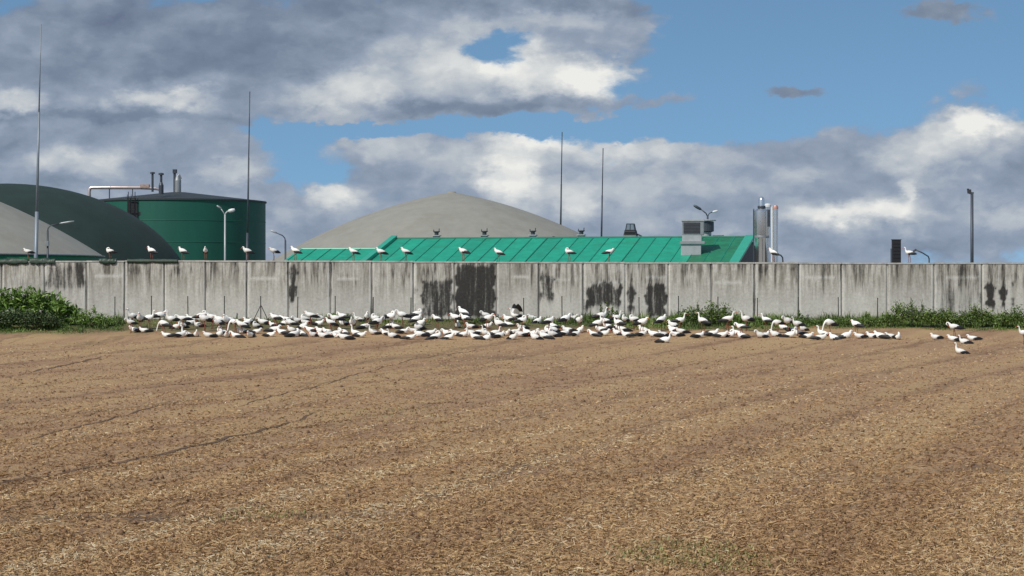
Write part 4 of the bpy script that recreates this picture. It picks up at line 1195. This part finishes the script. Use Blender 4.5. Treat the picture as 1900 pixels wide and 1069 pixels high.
def shift(path, dz): return [(p[0], p[1] + dz) + tuple(p[2:]) for p in path]
TRUNK = [(-0.37, 0.585, 0.012, 0.008), (-0.31, 0.60, 0.06, 0.035), (-0.21, 0.635, 0.115, 0.085), (-0.08, 0.66, 0.15, 0.13), (0.05, 0.675, 0.16, 0.145), (0.15, 0.70, 0.14, 0.14)]
NECKS = {
    'tall': ([(0.215, 0.755, 0.078, 0.09), (0.25, 0.83, 0.048, 0.056), (0.262, 0.90, 0.037, 0.041), (0.258, 0.97, 0.031, 0.034), (0.266, 1.03, 0.032, 0.034), (0.30, 1.07, 0.037, 0.038), (0.345, 1.07, 0.028, 0.028), (0.375, 1.062, 0.014, 0.014)],
             [(0.365, 1.064), (0.545, 1.015)]),
    'folded': ([(0.215, 0.765, 0.095, 0.10), (0.255, 0.805, 0.078, 0.08), (0.255, 0.85, 0.058, 0.058), (0.27, 0.885, 0.045, 0.045), (0.31, 0.895, 0.039, 0.038), (0.35, 0.878, 0.028, 0.028), (0.372, 0.862, 0.014, 0.014)],
               [(0.362, 0.87), (0.47, 0.725)]),
    'preen': ([(0.215, 0.765, 0.08, 0.09), (0.26, 0.84, 0.05, 0.056), (0.315, 0.895, 0.038, 0.042), (0.37, 0.90, 0.033, 0.036), (0.405, 0.86, 0.033, 0.035), (0.40, 0.81, 0.037, 0.038), (0.375, 0.775, 0.027, 0.027), (0.355, 0.755, 0.013, 0.013)],
              [(0.362, 0.762), (0.27, 0.63)]),
    'feed': ([(0.225, 0.715, 0.08, 0.09), (0.30, 0.67, 0.05, 0.058), (0.355, 0.58, 0.038, 0.042), (0.395, 0.47, 0.032, 0.035), (0.42, 0.36, 0.031, 0.034), (0.44, 0.28, 0.037, 0.038), (0.455, 0.23, 0.027, 0.027), (0.462, 0.205, 0.013, 0.013)],
             [(0.459, 0.215), (0.50, 0.045)]),
    'back': ([(0.20, 0.775, 0.082, 0.09), (0.215, 0.85, 0.05, 0.055), (0.18, 0.905, 0.04, 0.042), (0.12, 0.92, 0.036, 0.038), (0.06, 0.885, 0.04, 0.038), (0.025, 0.85, 0.028, 0.028), (0.01, 0.83, 0.013, 0.013)],
             [(0.015, 0.838), (-0.07, 0.72)]),
}
FEATH = [(0.07, 0.595, 0.016, 0.03, 0.135), (-0.03, 0.585, 0.026, 0.068, 0.140), (-0.15, 0.58, 0.028, 0.086, 0.128), (-0.27, 0.57, 0.038, 0.095, 0.09), (-0.38, 0.545, 0.036, 0.074, 0.055), (-0.47, 0.52, 0.022, 0.040, 0.03), (-0.53, 0.51, 0.008, 0.012, 0.02)]

def stork_meshes(neck, sitting, seed=0):
    r_ = random.Random(seed * 31 + len(neck))
    tilt = r_.uniform(-0.12, 0.14); squat = r_.uniform(-0.06, 0.03); stretch = r_.uniform(0.93, 1.10); fat = r_.uniform(0.92, 1.14)
    hang = r_.uniform(-0.02, 0.03)
    ct, sn = math.cos(tilt), math.sin(tilt)
    def bend_path(path, k=1.0):
        out = []
        for p in path:
            x, z = p[0] * stretch, p[1] - 0.66
            if k and p[0] > 0.2: z += squat * min(1, (p[1] - 0.75) * 4 if p[1] > 0.75 else 0)
            out.append((x * ct - z * sn, 0.66 + x * sn + z * ct, p[2] * fat if p[0] < 0.2 else p[2], p[3] * fat if p[0] < 0.2 else p[3]) + tuple(p[4:]))
        return out
    dz = -0.535 if sitting else 0.0
    nk, bl = NECKS[neck]
    trunk = bend_path(TRUNK); nk = bend_path(nk); bl = [q[:2] for q in bend_path([(q[0], q[1], 0, 0) for q in bl])]
    parts = []
    b = MB(); b.add(*loft(shift(trunk + nk, dz), 14)); parts.append(('body', b.mesh('stork_body', M['feather_white'], True)))
    for sgn in (-1, 1):
        w_ = MB(); w_.add(*loft(shift([(p[0], p[1], p[2], p[3], p[4] * sgn) for p in bend_path(FEATH, 0)], hang + dz + (0.035 if sitting else 0.012)), 8))
        parts.append(('flight_feathers', w_.mesh('stork_flight_feathers', M['feather_black'], True)))
    bm_ = MB(); bm_.tube([(bl[0][0], 0, bl[0][1] + dz), ((bl[0][0] + bl[1][0]) / 2, 0, (bl[0][1] + bl[1][1]) / 2 + dz), (bl[1][0], 0, bl[1][1] + dz)], [0.017, 0.013, 0.003], 8)
    parts.append(('bill', bm_.mesh('stork_bill', M['bill'], True)))
    for sgn in (-1, 1):
        lg = MB()
        if sitting:
            lg.tube([(0.0, sgn * 0.05, 0.08), (-0.16, sgn * 0.06, 0.03), (0.14, sgn * 0.06, 0.016), (0.20, sgn * 0.06, 0.010)], [0.022, 0.015, 0.013, 0.008], 6)
        else:
            st_ = 0.045 * sgn
            lg.tube([(0.02, sgn * 0.055, 0.60), (0.03 + st_ * .5, sgn * 0.055, 0.46), (-0.01 + st_, sgn * 0.052, 0.27), (0.0 + st_, sgn * 0.05, 0.012)], [0.042, 0.02, 0.018, 0.013], 7)
            for an in (-0.5, 0.0, 0.5, math.pi):
                L = 0.09 if an != math.pi else 0.04
                lg.tube([(st_, sgn * 0.05, 0.012), (st_ + L * math.cos(an), sgn * 0.05 + L * math.sin(an), 0.006)], [0.011, 0.006], 5)
        parts.append(('leg', lg.mesh('stork_leg', M['leg_red'], True)))
    return parts

LIB = {}
for nk in NECKS:
    LIB[(nk, False)] = [stork_meshes(nk, False, k) for k in range(4)]
    if nk != 'feed': LIB[(nk, True)] = [stork_meshes(nk, True, k + 10) for k in range(4)]

POSE = {('tall', False): 'standing stork, neck up', ('folded', False): 'standing stork, neck drawn in', ('preen', False): 'standing stork, bill to its breast', ('feed', False): 'standing stork, head down',
        ('back', False): 'standing stork, head turned back', ('tall', True): 'resting stork, neck up', ('folded', True): 'resting stork, neck drawn in', ('preen', True): 'resting stork, bill to its breast', ('back', True): 'resting stork, head turned back'}

def place_stork(pos, rz, key, label, group, scale=1.0):
    t = thing('stork', pos, label, 'stork', group, rz)
    t.scale = (scale, scale, scale)
    for nm, me_ in LIB[key][srng.randrange(4)]:
        link_mesh(nm, me_, t)
    return t

# body centres read from the photograph
GROUND = [(243,600),(246,592),(260,595),(276,593),(251,611),(269,612),(296,590),(304,604),(319,595),(326,605),(311,621),(333,621),(347,620),(364,620),(340,595),(339,604),(355,589),(352,598),(369,602),(380,597),(374,590),(394,592),(388,621),(412,614),(405,602),
 (409,598),(421,600),(428,593),(437,602),(449,606),(456,599),(463,596),(476,603),(490,597),(511,592),(507,602),(528,598),(531,589),(541,598),(553,594),(566,590),(568,597),(577,590),(596,588),(591,599),(562,605),(614,600),(407,619),(421,621),(439,622),(451,614),(465,621),(475,614),(501,620),(525,616),(508,611),(542,611),(544,620),(559,619),(578,611),(582,620),(599,614),(601,622),(615,620),
 (620,600),(623,594),(636,588),(639,599),(654,603),(666,591),(681,590),(676,605),(700,603),(697,593),(725,592),(723,604),(735,605),(747,588),(774,586),(772,594),(779,600),(777,607),(811,593),(609,615),(623,617),(628,622),(638,616),(640,625),(661,617),(669,621),(695,616),(716,617),(729,622),(748,614),(760,625),(768,613),(781,620),(797,617),(808,624),
 (846,592),(860,584),(864,592),(849,603),(875,605),(902,586),(905,595),(904,604),(914,594),(926,597),(945,591),(945,601),(968,599),(990,587),(997,595),(969,607),(927,604),(1018,602),(830,617),(832,625),(847,618),(859,620),(875,617),(888,616),(883,625),(902,617),(903,626),(918,617),(926,622),(940,618),(954,616),(951,625),(968,620),(979,617),(990,619),(994,625),(1011,623),(1020,614),
 (1026,604),(1049,596),(1062,587),(1074,599),(1076,612),(1028,612),(1007,618),(1026,620),(1046,618),(1055,612),(1067,619),(1108,602),(1115,592),(1123,598),(1129,605),(1117,611),(1102,619),(1121,618),(1143,592),(1148,603),(1154,611),(1160,594),(1146,617),(1164,621),(1176,595),(1181,590),(1191,603),(1195,612),(1191,619),(1215,620),
 (1227,596),(1250,603),(1261,597),(1251,612),(1232,620),(1255,620),(1233,631),(1265,614),(1304,599),(1350,597),(1385,596),(1376,609),(1369,617),(1296,622),(1321,619),(1338,621),(1354,621),(1378,623),(1413,622),
 (1422,596),(1443,601),(1455,607),(1462,600),(1471,611),(1480,605),(1491,609),(1418,621),(1439,620),(1465,621),(1484,617),(1498,623),(1521,626),(1528,618),(1548,626),(1569,623),(1540,604),(1589,606),(1596,623),(1619,623),(1634,623),(1653,623),(1666,625)]
SPECIAL = {(243,600): ('preen', False, 'L'), (276,593): ('tall', False, 'R'), (260,595): ('folded', False, 'F'), (296,590): ('preen', False, 'R'), (304,604): ('feed', False, 'L'), (319,595): ('tall', False, 'L'),
 (437,602): ('feed', False, 'L'), (636,588): ('preen', False, 'L'), (902,586): ('preen', False, 'L'), (811,593): ('preen', False, 'L'), (1148,603): ('tall', False, 'L'), (1304,599): ('tall', False, 'L'), (1350,597): ('tall', False, 'R'),
 (1385,596): ('tall', False, 'L'), (1422,596): ('tall', False, 'L'), (1233,631): ('tall', True, 'R'), (1540,604): ('feed', False, 'L'), (1589,606): ('folded', False, 'L'), (1049,596): ('preen', False, 'R'), (1462,600): ('preen', False, 'L'), (1480,605): ('tall', False, 'L'),
 (1261,597): ('tall', False, 'R'), (1376,609): ('preen', False, 'L'), (1115,592): ('tall', False, 'R'), (1528,618): ('tall', True, 'L'), (1569,623): ('folded', True, 'R')}
FACE = {'L': 'facing left', 'R': 'facing right', 'F': 'facing here'}
srng = random.Random(11)
rec = []
for (px, py) in GROUND:
    if (px, py) in SPECIAL:
        nk, sit, fc = SPECIAL[(px, py)]
    else:
        sit = py >= 611 or srng.random() < (0.6 if py >= 596 else 0.4)
        if sit: nk = srng.choices(['folded', 'tall', 'back', 'preen'], [0.62, 0.08, 0.15, 0.15])[0]
        else: nk = srng.choices(['folded', 'tall', 'preen', 'feed', 'back'], [0.48, 0.12, 0.20, 0.10, 0.10])[0]
        fc = srng.choices(['L', 'R', 'F'], [0.66, 0.26, 0.08])[0]
    rec.append([px, py, nk, sit, fc])
lab_rec = []
for (px, py, nk, sit, fc) in rec:
    feet = py + (5.0 if sit else 18.0)
    q = on_ground(px, feet)
    if q.y > 158.6: q.y = 158.6; q.x = (px - CX) / F * q.y; q.z = float(ground_z(q.x, q.y))
    rz = {'L': math.pi, 'R': 0.0, 'F': -math.pi / 2}[fc] + srng.uniform(-0.75, 0.75)
    near_p = min(posts, key=lambda p: abs(p - px))
    row = 'front row' if py >= 616 else ('middle row' if py >= 603 else 'back row')
    lab_rec.append((px, q, rz, (nk, sit), fc, near_p, row, srng.uniform(1.02, 1.26)))
SHORT = {('tall', False): 'upright standing stork', ('folded', False): 'hunched standing stork', ('preen', False): 'preening standing stork', ('feed', False): 'stooping standing stork', ('back', False): 'backward-looking standing stork',
         ('tall', True): 'upright resting stork', ('folded', True): 'hunched resting stork', ('preen', True): 'preening resting stork', ('back', True): 'backward-looking resting stork'}
def near_text(p, px):
    if px > 1690: return 'near the right edge'
    return 'by ' + POST_NAME[p]
from collections import defaultdict
byl = defaultdict(list)
for r in lab_rec:
    base = f"{SHORT[r[3]]}, {FACE[r[4]]}, {r[6]}, {near_text(r[5], r[0])}"
    byl[base].append(r)
for base, rs in byl.items():
    rs.sort(key=lambda r: r[0])
    for i, r in enumerate(rs):
        lab = base
        if len(rs) > 1:
            pose, rest = SHORT[r[3]], base[len(SHORT[r[3]]):]
            which = ['left', 'right'] if len(rs) == 2 else (['left', 'middle', 'right'] if len(rs) == 3 else ['first', 'second', 'third', 'fourth', 'fifth', 'sixth'])
            lab = which[i] + ' ' + base
        place_stork(r[1], r[2], r[3], lab, 'storks gathered along the wall foot', r[7])

# the few at the right, apart from the crowd
for (px, py, nk, sit, fc, lab) in [
    (1737, 625, 'folded', True, 'L', 'lone resting stork between the crowd and the small far group'),
    (1771, 610, 'preen', False, 'L', 'standing preening stork in the small group at the right'),
    (1770, 628, 'folded', True, 'L', 'resting stork at the foot of the preening one, right group'),
    (1790, 633, 'tall', True, 'L', 'resting stork with neck up, lowest of the small right group'),
    (1806, 627, 'folded', True, 'L', 'resting stork at the right end of the small right group'),
    (1783, 652, 'tall', True, 'L', 'stork resting farthest out on the brown field, neck up'),
    (1900, 622, 'tall', False, 'L', 'stork cut by the right edge of the picture')]:
    feet = py + (5.0 if sit else 18.0)
    q = on_ground(px, feet)
    place_stork(q, math.pi + srng.uniform(-0.3, 0.3), (nk, sit), lab, 'storks resting apart at the right', 1.06)

# one with its wings half open in the back row
q = on_ground(957, 606)
t = place_stork(q, math.pi + 0.25, ('tall', False), 'stork lifting its dark wings above the others in the back row', 'storks gathered along the wall foot', 1.1)
for sgn in (-1, 1):
    def blade(outline, th):
        """a thin cambered plate over a side-view outline; each point (x, outward, z)"""
        n_ = len(outline)
        A = [(x, sgn * y, z) for x, y, z in outline]; B = [(x * 0.98, sgn * (y + th), z) for x, y, z in outline]
        return MB().add(A + B, [tuple(range(n_)), tuple(range(2 * n_ - 1, n_ - 1, -1))] + [(i, (i + 1) % n_, n_ + (i + 1) % n_, n_ + i) for i in range(n_)])
    wg = blade([(0.16, 0.10, 0.72), (0.20, 0.20, 0.90), (0.14, 0.32, 1.06), (0.02, 0.34, 1.04), (-0.16, 0.26, 0.88), (-0.20, 0.11, 0.70)], 0.02).build('wing', M['feather_white'], t)
    blade([(0.15, 0.325, 1.065), (0.10, 0.40, 1.22), (-0.02, 0.46, 1.34), (-0.10, 0.45, 1.27), (-0.20, 0.42, 1.18), (-0.30, 0.36, 1.02), (-0.36, 0.27, 0.86), (-0.22, 0.262, 0.87), (0.0, 0.345, 1.045)], 0.015).build('wing_tip', M['feather_black'], wg)

# on the wall top
WALLS = [(52, 'L', 'folded', 'stork on the wall top beside the tallest mast'), (204, 'L', 'back', 'shaded stork on the wall top at the right foot of the pale left dome'),
         (281, 'L', 'folded', 'stork on the wall before the dark green dome'), (339, 'L', 'folded', 'stork on the wall where the green dome meets the tank'),
         (381, 'F', 'folded', 'stork on the wall before the tank, left of the two-headed lamp'), (459, 'L', 'folded', 'stork on the wall at the mast before the tank'),
         (508, 'L', 'folded', 'stork on the wall between the tank and the annex roof'), (548, 'L', 'folded', 'stork on the wall at the left tip of the annex roof'),
         (656, 'L', 'folded', 'stork on the wall before the middle of the annex roof'), (707, 'L', 'folded', 'stork on the wall before the raised green verge'),
         (753, 'L', 'folded', 'stork on the wall just right of the raised green verge'), (860, 'L', 'folded', 'stork on the wall below the first and second ventilators'),
         (925, 'L', 'folded', 'stork on the wall below the second ventilator, right of it'), (1056, 'L', 'back', 'stork on the wall left of the fourth ventilator'),
         (1130, 'R', 'folded', 'stork facing right on the wall, left of the louvred turret'), (1435, 'L', 'folded', 'stork on the wall before the chimneys'),
         (1688, 'L', 'tall', 'stork on the wall between the black flue and the bent lamp')]
for (px, fc, nk, lab) in WALLS:
    z = wz(top_py(px)) + 0.004
    rz = {'L': math.pi, 'R': 0.0, 'F': -math.pi / 2 - 0.4}[fc] + srng.uniform(-0.75, 0.75)
    # stand on the coping, whose top may differ a little from panel to panel
    place_stork(Vector((wx(px), WD + 0.09, z)), rz, (nk, False), lab, 'storks perched on the wall top', srng.uniform(0.93, 1.03))
